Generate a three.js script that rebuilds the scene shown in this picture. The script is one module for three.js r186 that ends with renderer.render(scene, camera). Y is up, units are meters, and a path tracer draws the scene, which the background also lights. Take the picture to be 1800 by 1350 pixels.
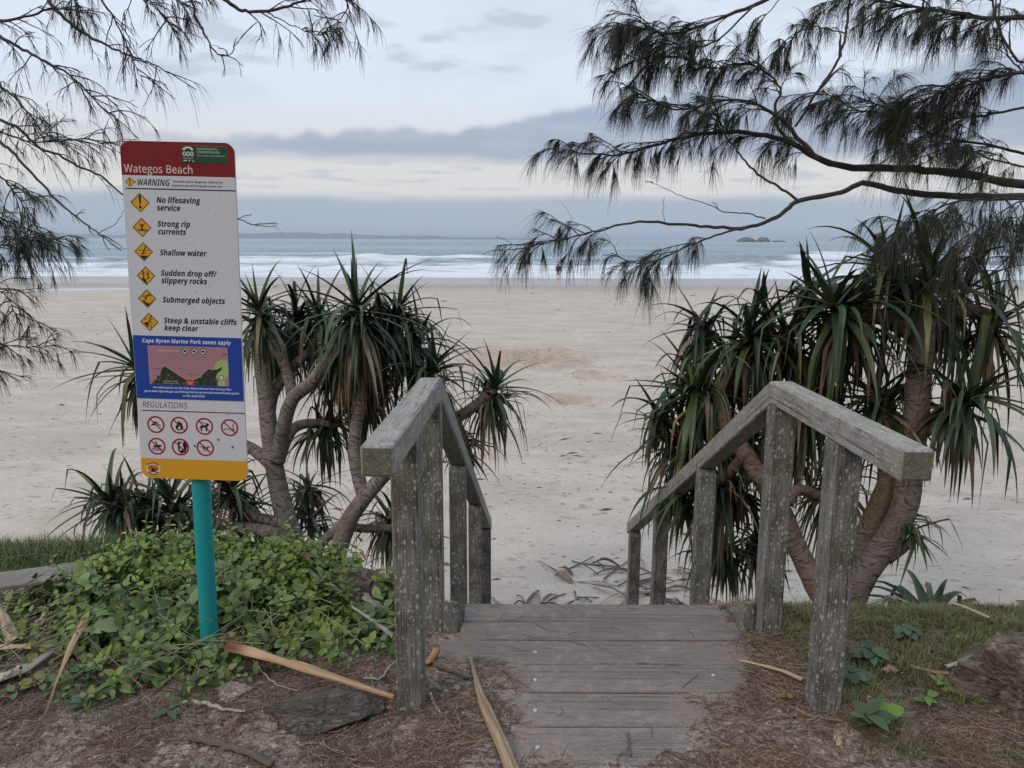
import * as THREE from 'three';
import { mergeGeometries } from 'three/addons/utils/BufferGeometryUtils.js';
import { MarchingCubes } from 'three/addons/objects/MarchingCubes.js';

// ---------------------------------------------------------------- camera, sky, sun, exposure
const scene = new THREE.Scene();
const camera = new THREE.PerspectiveCamera(53.13, 4 / 3, 0.05, 90000);
camera.position.set(0, 1.6, 0);
camera.rotation.set(-10.65 * Math.PI / 180, 0, 0.0038, 'YXZ');
const renderer = new THREE.WebGLRenderer({ antialias: true });
renderer.toneMapping = THREE.LinearToneMapping;
renderer.toneMappingExposure = 1.2;
renderer.shadowMap.enabled = true;

const { floor, sin, cos, abs, min, max, sqrt, PI, pow, atan2, hypot } = Math;
const clamp = (x, a = 0, b = 1) => x < a ? a : x > b ? b : x;
const lerp = (a, b, t) => a + (b - a) * t;
const sst = (a, b, x) => { const t = clamp((x - a) / (b - a)); return t * t * (3 - 2 * t); };
const mix3 = (a, b, t) => [lerp(a[0], b[0], t), lerp(a[1], b[1], t), lerp(a[2], b[2], t)];
const mul3 = (a, k) => [a[0] * k, a[1] * k, a[2] * k];
function rng(seed) { let s = seed | 0; const f = () => { s = (s + 0x6d2b79f5) | 0; let t = Math.imul(s ^ (s >>> 15), 1 | s); t = (t + Math.imul(t ^ (t >>> 7), 61 | t)) ^ t; return ((t ^ (t >>> 14)) >>> 0) / 4294967296; }; f.r = (a, b) => a + (b - a) * f(); f.s = (k = 1) => (f() * 2 - 1) * k; f.pick = (a) => a[floor(f() * a.length)]; return f; }
const hash = (x, y) => { let h = Math.imul(x, 374761393) ^ Math.imul(y, 668265263); h = Math.imul(h ^ (h >>> 13), 1274126177); return ((h ^ (h >>> 16)) >>> 0) / 4294967296; };
function vn(x, y) { const ix = floor(x), iy = floor(y), fx = x - ix, fy = y - iy, u = fx * fx * (3 - 2 * fx), v = fy * fy * (3 - 2 * fy); return lerp(lerp(hash(ix, iy), hash(ix + 1, iy), u), lerp(hash(ix, iy + 1), hash(ix + 1, iy + 1), u), v); }
function fbm(x, y, o = 4) { let s = 0, a = 0.5, t = 0; for (let i = 0; i < o; i++) { s += a * vn(x, y); t += a; a *= 0.5; x = x * 2.03 + 17.3; y = y * 2.01 + 9.1; } return s / t; }

// sky: pale evening overcast with a long cloud bank above the sea
function skyColour(az, el) {
  const low = [0.295, 0.37, 0.47], cream = [0.625, 0.625, 0.615], mid = [0.615, 0.685, 0.795], high = [0.57, 0.645, 0.77];
  let c = mix3(cream, mid, sst(5, 11, el)); c = mix3(c, high, sst(11, 30, el)); c = mul3(c, 1 + 0.5 * sst(18, 70, el));
  const n1 = fbm(az * 0.16 + 40, el * 0.5, 5), n3 = fbm(az * 0.06 + 5, el * 0.22 + 8, 4);
  // thin high veils and small patches
  const veil = sst(0.52, 0.76, fbm(az * 0.09 + 70, el * 0.35 + 2, 5)) * sst(7, 10, el);
  c = mix3(c, [0.5, 0.555, 0.66], 0.42 * veil);
  const puff = sst(0.60, 0.74, fbm(az * 0.2 + 3, el * 0.75 + 50, 5)) * sst(8, 10, el);
  c = mix3(c, [0.4, 0.45, 0.55], 0.55 * puff);
  // the long bank
  const billow = (fbm(az * 0.2 + 9, 4.2, 3) - 0.5) * 1.5 + (fbm(az * 0.7 + 2, el * 0.4, 4) - 0.5) * 0.75;
  const rise = sst(-24, 32, az), top = lerp(7.0, 10.8, rise) + billow, bottom = 5.4 + (fbm(az * 0.3 + 31, el * 1.2, 3) - 0.5) * 0.5;
  const here = sst(-34, -14, az) * (1 - sst(70, 95, az)) + sst(120, 150, abs(az)) * 0.8;
  const inside = sst(top + 0.2, top - 0.45, el) * sst(bottom - 0.35, bottom + 0.7, el) * here;
  const body = mix3([0.26, 0.32, 0.445], [0.385, 0.44, 0.54], sst(0.35, 0.8, fbm(az * 0.25 + 11, el * 1.4 + 3, 4)) * 0.5 + 0.3 * sst(top - 1.0, top, el));
  c = mix3(c, body, 0.8 * inside);
  // streaks in the clear band
  const streak = sst(0.60, 0.75, fbm(az * 0.3 + 5, el * 3.4 + 20, 4)) * sst(2.8, 3.4, el) * sst(6, 5, el);
  c = mix3(c, [0.42, 0.46, 0.53], 0.6 * streak);
  // the low bank on the horizon
  const edge = 3.05 + (n1 - 0.5) * 0.6 + (fbm(az * 0.8, el * 3, 3) - 0.5) * 0.25;
  const lowBank = sst(edge + 0.35, edge - 0.6, el);
  c = mix3(c, mix3(low, [0.325, 0.395, 0.485], n3), 0.85 * lowBank);
  return c;
}
const sky = (() => {
  const W = 4096, H = 2048, d = new Float32Array(W * H * 4);
  for (let r = 0; r < H; r++) {
    const el = ((r + 0.5) / H - 0.5) * 180;
    for (let c = 0; c < W; c++) {
      const o = (r * W + c) * 4; let k;
      if (el <= 0) k = [0.4, 0.4, 0.4];
      else if (el > 22 && (c & 7)) { d[o] = d[o - 4]; d[o + 1] = d[o - 3]; d[o + 2] = d[o - 2]; d[o + 3] = 1; continue; }
      else if (el > 22 && (r & 7)) { const q = o - W * 4; d[o] = d[q]; d[o + 1] = d[q + 1]; d[o + 2] = d[q + 2]; d[o + 3] = 1; continue; }
      else if ((c & 1) && (c < 420 || c > 1630)) { d[o] = d[o - 4]; d[o + 1] = d[o - 3]; d[o + 2] = d[o - 2]; d[o + 3] = 1; continue; }
      else { let az = ((c + 0.5) / W - 0.25) * 360; if (az > 180) az -= 360; k = skyColour(az, el); }
      d[o] = k[0]; d[o + 1] = k[1]; d[o + 2] = k[2]; d[o + 3] = 1;
    }
  }
  const t = new THREE.DataTexture(d, W, H, THREE.RGBAFormat, THREE.FloatType);
  t.mapping = THREE.EquirectangularReflectionMapping; t.magFilter = THREE.LinearFilter; t.needsUpdate = true; return t;
})();
scene.background = sky; scene.environment = sky;

const sun = new THREE.DirectionalLight(0xffe6cc, 0.95);
sun.position.set(-14, 16, 12); sun.castShadow = true; sun.shadow.radius = 40; sun.shadow.mapSize.set(2048, 2048);
Object.assign(sun.shadow.camera, { left: -14, right: 14, top: 14, bottom: -14, near: 1, far: 60 });
scene.add(sun, sun.target); sun.target.position.set(0, 0, -4);

// ---------------------------------------------------------------- helpers
const V = (a) => new THREE.Vector3(a[0], a[1], a[2]);
const taken = new Map();
function numbered(n) { const k = taken.get(n) ?? -1; taken.set(n, k + 1); return k < 0 ? n : n + '_' + String(k + 1).padStart(3, '0'); }
function shade(o) { o.traverse((m) => { if (m.isMesh) { m.castShadow = true; m.receiveShadow = true; } }); return o; }
function tag(o, label, category, group, kind) { if (label) o.userData.label = label; if (category) o.userData.category = category; if (group) o.userData.group = group; if (kind) o.userData.kind = kind; return o; }
function thing(name, label, category, group) { const o = new THREE.Group(); o.name = numbered(name); scene.add(o); return tag(o, label, category, group); }
function part(name, geo, mat, parent) { const m = new THREE.Mesh(geo, mat); m.name = name; m.castShadow = m.receiveShadow = true; parent.add(m); return m; }
function single(name, geo, mat, label, category, group, kind) { const m = new THREE.Mesh(geo, mat); m.name = numbered(name); m.castShadow = m.receiveShadow = true; scene.add(m); return tag(m, label, category, group, kind); }
function structure(name, geo, mat) { const m = single(name, geo, mat); m.userData.kind = 'structure'; return m; }

class GB { // collects triangles
  constructor() { this.p = []; this.n = []; this.u = []; this.c = []; this.i = []; this.hasN = false; }
  get count() { return this.p.length / 3; }
  v(x, y, z, u = 0, w = 0, col) { this.p.push(x, y, z); this.u.push(u, w); const k = col || [1, 1, 1]; this.c.push(k[0], k[1], k[2]); return this.p.length / 3 - 1; }
  t(a, b, c) { this.i.push(a, b, c); }
  q(a, b, c, d) { this.i.push(a, b, c, a, c, d); }
  geo() {
    const g = new THREE.BufferGeometry();
    g.setAttribute('position', new THREE.Float32BufferAttribute(this.p, 3)); g.setAttribute('uv', new THREE.Float32BufferAttribute(this.u, 2)); g.setAttribute('color', new THREE.Float32BufferAttribute(this.c, 3));
    g.setIndex(this.i); g.computeVertexNormals(); return g;
  }
}
const sub = (a, b) => [a[0] - b[0], a[1] - b[1], a[2] - b[2]], add = (a, b, k = 1) => [a[0] + b[0] * k, a[1] + b[1] * k, a[2] + b[2] * k];
const dot = (a, b) => a[0] * b[0] + a[1] * b[1] + a[2] * b[2], cross = (a, b) => [a[1] * b[2] - a[2] * b[1], a[2] * b[0] - a[0] * b[2], a[0] * b[1] - a[1] * b[0]];
const len = (a) => hypot(a[0], a[1], a[2]), unit = (a) => { const l = len(a) || 1; return [a[0] / l, a[1] / l, a[2] / l]; };

// a sawn timber from p0 to p1, ends cut by the planes n0 and n1, arrises eased; u runs round the section, v along, both in metres
function beam(p0, p1, w, h, o = {}) {
  const g = new GB(), dir = unit(sub(p1, p0)), side = unit(cross(dir, o.up || [0, 1, 0])), top = cross(side, dir), ch = o.ch ?? 0.005;
  const n0 = unit(o.n0 || dir), n1 = unit(o.n1 || dir), R = o.uv || [0, 0];
  const sec = (k) => { const a = w / 2 - k, b = h / 2 - k, c = ch; return [[-a + c, b], [a - c, b], [a, b - c], [a, -b + c], [a - c, -b], [-a + c, -b], [-a, -b + c], [-a, b - c]]; };
  const ring = (k, P, N, shift) => sec(k).map(([a, b]) => { let q = add(add(P, side, a), top, b); const t = -dot(sub(q, P), N) / dot(dir, N); return add(q, dir, t + shift); });
  const A0 = ring(ch, p0, n0, 0), A1 = ring(0, p0, n0, ch), B1 = ring(0, p1, n1, -ch), B0 = ring(ch, p1, n1, 0);
  const L = len(sub(p1, p0)), per = [0]; const s = sec(0); for (let i = 0; i < 8; i++) { const a = s[i], b = s[(i + 1) % 8]; per.push(per[i] + hypot(b[0] - a[0], b[1] - a[1])); }
  const bands = [[A0, A1, 0, ch], [A1, B1, ch, L - ch], [B1, B0, L - ch, L]];
  for (const [X, Y, v0, v1] of bands) for (let i = 0; i < 8; i++) { const j = (i + 1) % 8;
    const a = g.v(...X[i], R[0] + per[i], R[1] + v0), b = g.v(...X[j], R[0] + per[i + 1], R[1] + v0), c = g.v(...Y[j], R[0] + per[i + 1], R[1] + v1), d = g.v(...Y[i], R[0] + per[i], R[1] + v1); g.q(a, b, c, d); }
  for (const [X, flip] of [[A0, 1], [B0, 0]]) { const id = X.map((q, i) => g.v(...q, R[0] + s[i][0] * 0.9 + w / 2, R[1] + s[i][1] * 0.9)); for (let i = 1; i < 7; i++) flip ? g.t(id[0], id[i + 1], id[i]) : g.t(id[0], id[i], id[i + 1]); }
  return g.geo();
}
// smooth path through points
function path(pts, n) { const c = new THREE.CatmullRomCurve3(pts.map(V), false, 'centripetal'); return c.getPoints(n).map((q) => [q.x, q.y, q.z]); }
// tapered tube into a builder
function tube(g, pts, rad, sides = 8, col, cap = true, lump = 0) {
  const n = pts.length; let nx = null, v = 0, first = g.count;
  for (let i = 0; i < n; i++) {
    const d = unit(sub(pts[min(i + 1, n - 1)], pts[max(i - 1, 0)]));
    if (!nx) nx = unit(cross(d, abs(d[1]) < 0.9 ? [0, 1, 0] : [1, 0, 0])); else nx = unit(sub(nx, [d[0] * dot(nx, d), d[1] * dot(nx, d), d[2] * dot(nx, d)]));
    const ny = cross(d, nx), r = typeof rad === 'function' ? rad(i / (n - 1)) : rad; if (i) v += len(sub(pts[i], pts[i - 1]));
    for (let k = 0; k <= sides; k++) { const a = k / sides * 2 * PI, rr = r * (1 + lump * (vn(k % sides * 1.7 + 3, v * 28) - 0.5)), x = cos(a) * rr, y = sin(a) * rr; g.v(pts[i][0] + nx[0] * x + ny[0] * y, pts[i][1] + nx[1] * x + ny[1] * y, pts[i][2] + nx[2] * x + ny[2] * y, a * max(r, 0.02), v, col); }
  }
  for (let i = 0; i < n - 1; i++) for (let k = 0; k < sides; k++) { const a = first + i * (sides + 1) + k; g.q(a, a + 1, a + sides + 2, a + sides + 1); }
  if (cap) for (const [i, fl] of [[0, 1], [n - 1, 0]]) { const b = first + i * (sides + 1), c = g.v(...pts[i], 0, v, col); for (let k = 0; k < sides; k++) fl ? g.t(c, b + k + 1, b + k) : g.t(c, b + k, b + k + 1); }
  return g;
}
// textures from functions of metres; f returns linear rgb
const s8 = (x) => { x = clamp(x); return 255 * (x <= 0.0031308 ? 12.92 * x : 1.055 * pow(x, 1 / 2.4) - 0.055); };
function colourMap(W, H, mw, mh, f) { const d = new Uint8Array(W * H * 4); for (let y = 0, o = 0; y < H; y++) for (let x = 0; x < W; x++, o += 4) { const c = f((x + 0.5) / W * mw, (y + 0.5) / H * mh); d[o] = s8(c[0]); d[o + 1] = s8(c[1]); d[o + 2] = s8(c[2]); d[o + 3] = 255; } return finish(d, W, H, mw, mh, true); }
function heightMap(W, H, mw, mh, f) { const d = new Uint8Array(W * H * 4); for (let y = 0, o = 0; y < H; y++) for (let x = 0; x < W; x++, o += 4) { const c = 255 * clamp(f((x + 0.5) / W * mw, (y + 0.5) / H * mh)); d[o] = d[o + 1] = d[o + 2] = c; d[o + 3] = 255; } return finish(d, W, H, mw, mh, false); }
function finish(d, W, H, mw, mh, srgb) { const t = new THREE.DataTexture(d, W, H); t.wrapS = t.wrapT = THREE.RepeatWrapping; t.magFilter = THREE.LinearFilter; t.minFilter = THREE.LinearMipmapLinearFilter; t.generateMipmaps = true; if (srgb) t.colorSpace = THREE.SRGBColorSpace; t.repeat.set(1 / mw, 1 / mh); t.needsUpdate = true; return t; }
// scattered spots: 1 inside a spot of a cell grid
function spots(u, v, cu, cv, have, seed, r0 = 0.2, r1 = 0.45) {
  const x = u / cu, y = v / cv, ix = floor(x), iy = floor(y); let best = 0;
  for (let j = -1; j <= 1; j++) for (let i = -1; i <= 1; i++) { const a = ix + i, b = iy + j, h = hash(a + seed * 131, b + seed * 57); if (h > have) continue;
    const px = a + 0.2 + 0.6 * hash(a + 7 + seed, b), py = b + 0.2 + 0.6 * hash(a, b + 9 + seed), r = lerp(r0, r1, hash(a + 3, b + seed * 5)), d = hypot(x - px, y - py) + (vn(u * 500, v * 500) - 0.5) * 0.22; best = max(best, sst(r, r - 0.1, d)); }
  return best;
}
const std = (o) => new THREE.MeshStandardMaterial({ roughness: 0.9, metalness: 0, side: THREE.DoubleSide, ...o });

// ---------------------------------------------------------------- terrain
const SEA = -2.65;
const edgeOf = (x) => x > 0.4 ? lerp(3.2, 3.12, sst(0.9, 1.4, x)) : lerp(3.2, 3.75, sst(-0.3, -0.8, x) * 0.5 + sst(-1.5, -2.2, x) * 0.5);
const beachH = (x, D) => -1.65 - max(0, D - 6) / 79;
const deckSand = (x, D) => { // > 0 where sand and litter lie over the boards
  const wob = (fbm(x * 5 + 3, D * 5, 3) - 0.5) * 0.3 + (fbm(x * 17 + 3, D * 17, 2) - 0.5) * 0.08, left = D > 2.72 ? -0.4 : lerp(-0.06, 0.05, sst(2.6, 2.2, D)), right = D > 2.88 ? 0.97 : lerp(0.9, 0.58, sst(2.8, 2.2, D));
  return max(left - x, x - right, (2.2 - D) * 0.8, -9) + wob * (D < 2.9 ? 1 : 0.15) - 0.02;
};
function groundH(x, z) {
  const D = -z, e = edgeOf(x), t = sst(e - 0.1, e + 2.6, D);
  let top = 0.012 + (fbm(x * 1.3 + 5, D * 1.3, 3) - 0.5) * 0.09 + (fbm(x * 9, D * 9, 3) - 0.5) * 0.022 + (fbm(x * 34, D * 34, 2) - 0.5) * 0.02 - 0.012 * sst(0.62, 0.8, fbm(x * 22 + 7, D * 40, 2));
  top *= sst(0.0, 0.3, abs(x - 0.36) - 0.35);
  // a low swell under the plants on the left and under the grass on the right
  top += 0.03 * sst(-0.7, -1.2, x) * sst(2.6, 3.2, D) * sst(-2.1, -1.7, x) - 0.05 * sst(1.1, 1.3, x) * sst(2.5, 3.1, D);
  if (x > -0.42 && x < 1.12 && D < 3.35) { const s = deckSand(x, D), edge = max(0, min((x + 0.42) / 0.08, (1.12 - x) / 0.08, 1)); top = lerp(top, clamp(s * 0.09, -0.05, 0.016) + (s > 0 ? (fbm(x * 30, D * 30, 2) - 0.5) * 0.008 : 0), edge); }
  const low = beachH(x, D) + (fbm(x * 0.9, D * 0.9, 4) - 0.5) * 0.12;
  let y = lerp(top, low, t);
  if (D > 3.2 && D < 6.1) y -= 0.4 * sst(-0.55, -0.3, x) * sst(1.3, 1.1, x) * sst(3.2, 3.5, D) * sst(6.1, 5.4, D);
  return y;
}
function sheet(x0, x1, D0, D1, nx, nz, hf, cf, ku = 1) {
  const g = new GB();
  for (let j = 0; j <= nz; j++) for (let i = 0; i <= nx; i++) { const x = lerp(x0, x1, i / nx), D = lerp(D0, D1, j / nz); g.v(x, hf(x, -D), -D, x * ku, D * ku, cf && cf(x, D)); }
  for (let j = 0; j < nz; j++) for (let i = 0; i < nx; i++) { const a = j * (nx + 1) + i; g.q(a, a + 1, a + nx + 2, a + nx + 1); }
  return g.geo();
}
// dune top: pinkish sand with brown needle litter, humus under the plants
const GX0 = -4.6, GX1 = 4.6, GD0 = 0.6, GD1 = 6.6;
const groundCol = (u, v) => {
  const x = u, D = v, a = fbm(x * 2.1 + 7, D * 2.1, 4), b = fbm(x * 7 + 1, D * 7, 3), c = fbm(x * 42, D * 42, 2), e = vn(x * 170, D * 170), e2 = vn(x * 90 + 5, D * 90);
  const sand = mul3([0.335, 0.275, 0.225], 0.65 + 0.7 * c), dirt = mul3([0.135, 0.1, 0.074], 0.5 + 1.0 * c), humus = [0.06, 0.046, 0.036];
  const beach = mul3([0.5, 0.43, 0.38], 0.85 + 0.3 * c);
  let litter = sst(0.38, 0.62, 0.55 * a + 0.45 * b);
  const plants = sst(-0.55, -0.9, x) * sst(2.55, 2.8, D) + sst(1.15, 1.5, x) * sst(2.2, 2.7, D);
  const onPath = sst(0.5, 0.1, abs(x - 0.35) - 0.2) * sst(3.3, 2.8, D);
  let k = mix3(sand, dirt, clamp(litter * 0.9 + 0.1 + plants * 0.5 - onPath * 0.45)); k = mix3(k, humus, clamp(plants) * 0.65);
  k = mix3(k, humus, 0.75 * sst(0.64, 0.82, e) * (0.5 + litter)); k = mix3(k, [0.03, 0.024, 0.02], 0.7 * sst(0.64, 0.74, fbm(x * 30 + 3, D * 60, 2))); k = mix3(k, [0.5, 0.42, 0.36], 0.5 * sst(0.8, 0.92, e2));
  return mix3(k, beach, sst(5.0, 6.0, D + (b - 0.5) * 1.6));
};
const groundTex = colourMap(1664, 1152, GX1 - GX0, GD1 - GD0, (u, v) => groundCol(u + GX0, v + GD0));
groundTex.offset.set(-GX0 / (GX1 - GX0), -GD0 / (GD1 - GD0));
const grit = heightMap(1024, 1024, 1.3, 1.3, (u, v) => { const p = 2 * PI / 1.3, a = fbm(u * 40, v * 40, 4); return 0.6 * a + 0.4 * vn(u * 180, v * 180); });
structure('ground', sheet(GX0, GX1, GD0, GD1, 560, 360, groundH), std({ map: groundTex, bumpMap: grit, bumpScale: 0.016, roughness: 0.95 }));
// dune behind the camera and to either side
{ const behind = sheet(-40, 40, -40, 0.6, 80, 40, (x, z) => 0.0 + (fbm(x * 0.3, z * 0.3, 3) - 0.5) * 0.2 - 0.03), sides = [[-40, GX0], [GX1, 40]].map(([a, b]) => sheet(a, b, 0.6, 6.6, 40, 30, (x, z) => { const e = x < 0 ? 3.75 : 3.12; return lerp(-0.02, -1.65, sst(e, e + 2.5, -z)); }));
  structure('ground', mergeGeometries([behind, ...sides]), std({ color: new THREE.Color().setRGB(0.15, 0.11, 0.085), bumpMap: grit, bumpScale: 0.006 })); }
// the beach
const digs = [[-0.1, 0, -22.5, 1.9], [0.9, 0, -22.2, 1.3], [2.1, 0, -19.2, 0.7], [1.25, 0, -16.1, 0.6], [-3.0, 0, -22.0, 0.8]];
function beachY(x, z) {
  const D = -z; let y = beachH(x, D) + (fbm(x * 0.9, D * 0.9, 4) - 0.5) * 0.1 * sst(70, 40, D) + (fbm(x * 0.08, D * 0.12, 3) - 0.5) * 0.25 * sst(75, 30, D) * sst(6, 12, D);
  y += (fbm(x * 3.2, D * 3.2 + 8, 3) - 0.5) * 0.035 * sst(60, 20, D) - 0.014 * sst(0.7, 0.85, vn(x * 2.6, D * 3.1)) * sst(50, 20, D);
  for (const q of digs) if (q[3]) { const r = hypot(x - q[0], (z - q[2]) * 0.8) / q[3]; if (r < 1.6) y += (fbm(x * 6, D * 6, 3) - 0.5) * 0.14 * sst(1.5, 0.6, r) - 0.08 * sst(0.7, 0, r) + 0.05 * sst(0.3, 0, abs(r - 0.95)); }
  return y;
}
const sandTex = colourMap(1408, 1408, 9, 9, (u, v) => {
  const w = (f) => { const m = 9; const a = f(u, v), b = f(u - m, v), c = f(u, v - m), d = f(u - m, v - m), s = sst(m * 0.8, m, u), t = sst(m * 0.8, m, v); return lerp(lerp(a, b, s), lerp(c, d, s), t); };
  const n = w((x, y) => fbm(x * 1.1 + 60, y * 2.2 + 60, 4)), c = vn(u * 110, v * 110), f = w((x, y) => fbm(x * 9 + 90, y * 20 + 90, 3));
  let k = mix3([0.425, 0.372, 0.305], [0.5, 0.443, 0.37], sst(0.3, 0.7, n)); k = mul3(k, 0.86 + 0.28 * c);
  k = mix3(k, [0.25, 0.2, 0.17], 0.6 * sst(0.64, 0.76, f)); return mix3(k, [0.14, 0.11, 0.09], 0.6 * spots(u, v, 0.22, 0.13, 0.1, 3, 0.05, 0.13));
});
const sandBump = heightMap(1024, 1024, 4.5, 4.5, (u, v) => { const m = 4.5, s = sst(m * 0.8, m, u), t = sst(m * 0.8, m, v), f = (x, y) => 0.6 * fbm(x * 5 + 40, y * 9 + 40, 4) + 0.4 * fbm(x * 22 + 40, y * 30 + 40, 2); return lerp(lerp(f(u, v), f(u - m, v), s), lerp(f(u, v - m), f(u - m, v - m), s), t); });
const sandMat = std({ map: sandTex, bumpMap: sandBump, bumpScale: 0.022, roughness: 0.95, vertexColors: true });
const tint = (x, D) => { let k = 0.93 + 0.14 * fbm(x * 0.12 + 4, D * 0.2, 3); const wet = sst(56, 66, D + (fbm(x * 0.06, 2, 3) - 0.5) * 10); let c = [k, k, k]; c = mix3(c, [0.8, 0.78, 0.79], wet); for (const q of digs) if (q[3]) { const r = hypot(x - q[0], (D + q[2]) * 0.8) / q[3]; if (r < 1.4) c = mix3(c, [0.84, 0.74, 0.65], 0.7 * sst(1.3, 0.4, r + (fbm(x * 4, D * 4, 2) - 0.5))); } return c; };
const beachGeo = mergeGeometries([
  sheet(-12, 12, 6.6, 26, 340, 300, (x, z) => beachY(x, z), tint), sheet(-60, 60, 26, 92, 260, 200, (x, z) => beachY(x, z), tint),
  sheet(-60, -12, 6.6, 26, 90, 50, (x, z) => beachY(x, z), tint), sheet(12, 60, 6.6, 26, 90, 50, (x, z) => beachY(x, z), tint),
  sheet(-400, -60, 6.6, 92, 60, 30, (x, z) => beachY(x, z), tint), sheet(60, 400, 6.6, 92, 60, 30, (x, z) => beachY(x, z), tint)]);
structure('beach', beachGeo, sandMat);
structure('wet_sand', sheet(-90, 90, 70, 86.6, 90, 20, (x, z) => beachH(x, -z) + 0.02 + 0.03 * sst(70.5, 72, -z + (fbm(x * 0.08, 4, 3) - 0.5) * 6) - 0.1 * sst(71, 69.5, -z) , null), std({ color: new THREE.Color().setRGB(0.3, 0.265, 0.255), roughness: 0.32 }));
// a shallow run of water left on the flat
{ const g = new GB(), pts = path([[-75, 0, -51], [-52, 0, -55.5], [-40, 0, -58], [-29, 0, -61.5], [-20, 0, -65]], 120), m = 6;
  pts.forEach((p, i) => { const w = 1.5 + 0.9 * vn(i * 0.15, 1) - (i > 90 ? (i - 90) * 0.045 : 0); for (let k = 0; k <= m; k++) { const z = p[2] - w + 2 * w * k / m; g.v(p[0], beachY(p[0], z) + (k && k < m ? 0.045 : -0.03), z); } if (i) for (let k = 0; k < m; k++) { const a = (i - 1) * (m + 1) + k; g.q(a, a + 1, a + m + 2, a + m + 1); } });
  structure('water', g.geo(), std({ color: new THREE.Color().setRGB(0.36, 0.38, 0.39), roughness: 0.12 })); }
// the sea: swell, breakers and whitewash
const breakers = [[97, 0.16, 5, 0.11, 1], [112, 0.3, 7, 0.06, 5], [134, 0.5, 9, 0.045, 9], [168, 0.7, 13, 0.03, 13], [215, 0.75, 16, 0.022, 21]];
function seaWave(x, D) {
  let y = 0, foam = 0;
  for (const [d0, a, wob, fr, sd] of breakers) {
    const line = d0 + (fbm(x * fr * 0.5 + sd, sd, 3) - 0.5) * wob * 4, amp = a * (0.25 + 1.2 * sst(0.3, 0.65, fbm(x * fr * 0.9 + sd * 3, 3, 2))), s = D - line;
    const h = s < 0 ? Math.exp(-s * s / (0.6 * wob)) : Math.exp(-s * s / (2.2 * wob)); y += amp * h;
    const broke = sst(0.48, 0.6, fbm(x * fr * 0.8 + sd * 7, 8, 3)); foam = max(foam, broke * (s < 1 ? Math.exp(-pow(max(0, -s - 0.5) / (1.2 + wob * 0.35), 2)) : 0) * sst(-0.2, 0.5, amp));
  }
  y += (fbm(x * 0.1, D * 0.25, 3) - 0.5) * 0.8 * sst(86, 130, D) + (fbm(x * 0.45, D * 0.9, 2) - 0.5) * 0.34 * sst(86, 120, D);
  const wash = sst(190, 96, D) * (0.6 + 0.75 * fbm(x * 0.035, D * 0.22, 3)); foam = max(foam, sst(0.42, 0.74, wash * (0.25 + 1.25 * fbm(x * 0.22 + 4, D * 0.75, 4))));
  foam = max(foam, sst(0.5, 0.62, fbm(x * 0.05, 7, 2)) * 0.7 * sst(1.5, 0, abs(D - 89 - fbm(x * 0.1, 1, 2) * 3)));
  return [y, foam * (0.62 + 0.5 * fbm(x * 0.5, D * 1.1, 3))];
}
const seaSeen = new Map(), seaAt = (x, D) => { const k = x * 4096 + D; let v = seaSeen.get(k); if (!v) seaSeen.set(k, v = seaWave(x, D)); return v; };
const seaTint = (x, D) => { const f = seaAt(x, D)[1], deep = mix3([0.2, 0.28, 0.31], [0.13, 0.2, 0.235], sst(0.35, 0.65, fbm(x * 0.03, D * 0.06, 4))); return mix3(deep, [0.78, 0.8, 0.82], clamp(f)); };
const seaY = (x, z) => SEA + 0.03 + seaAt(x, -z)[0] + max(0, beachH(x, -z) - SEA + 0.03) * sst(92, 84, -z);
const ripple = heightMap(1024, 1024, 60, 60, (u, v) => { const m = 60, s = sst(m * 0.8, m, u), t = sst(m * 0.8, m, v), f = (x, y) => 0.65 * fbm(x * 0.22 + 40, y * 0.5 + 40, 4) + 0.35 * fbm(x * 1.2 + 40, y * 2.2 + 40, 3); return lerp(lerp(f(u, v), f(u - m, v), s), lerp(f(u, v - m), f(u - m, v - m), s), t); });
const midSea = (x, z) => SEA + 0.03 + (fbm(x * 0.02, -z * 0.05, 4) - 0.5) * 1.6 + (fbm(x * 0.1, -z * 0.2, 2) - 0.5) * 0.9;
const farTint = (x, D) => mix3([0.2, 0.28, 0.31], [0.13, 0.2, 0.235], sst(0.35, 0.65, fbm(x * 0.006, D * 0.012, 4)));
structure('sea', mergeGeometries([sheet(-270, 270, 86, 300, 420, 270, seaY, seaTint), sheet(-1300, 1300, 300, 1500, 300, 260, midSea, farTint), sheet(-4000, 4000, 1500, 6000, 120, 150, (x, z) => SEA + (fbm(x * 0.004, -z * 0.012, 3) - 0.5) * 1.5, farTint), sheet(-60000, 60000, 6000, 70000, 8, 8, () => SEA, farTint)]),
  std({ vertexColors: true, roughness: 0.28, bumpMap: ripple, bumpScale: 1.1 }));
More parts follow.
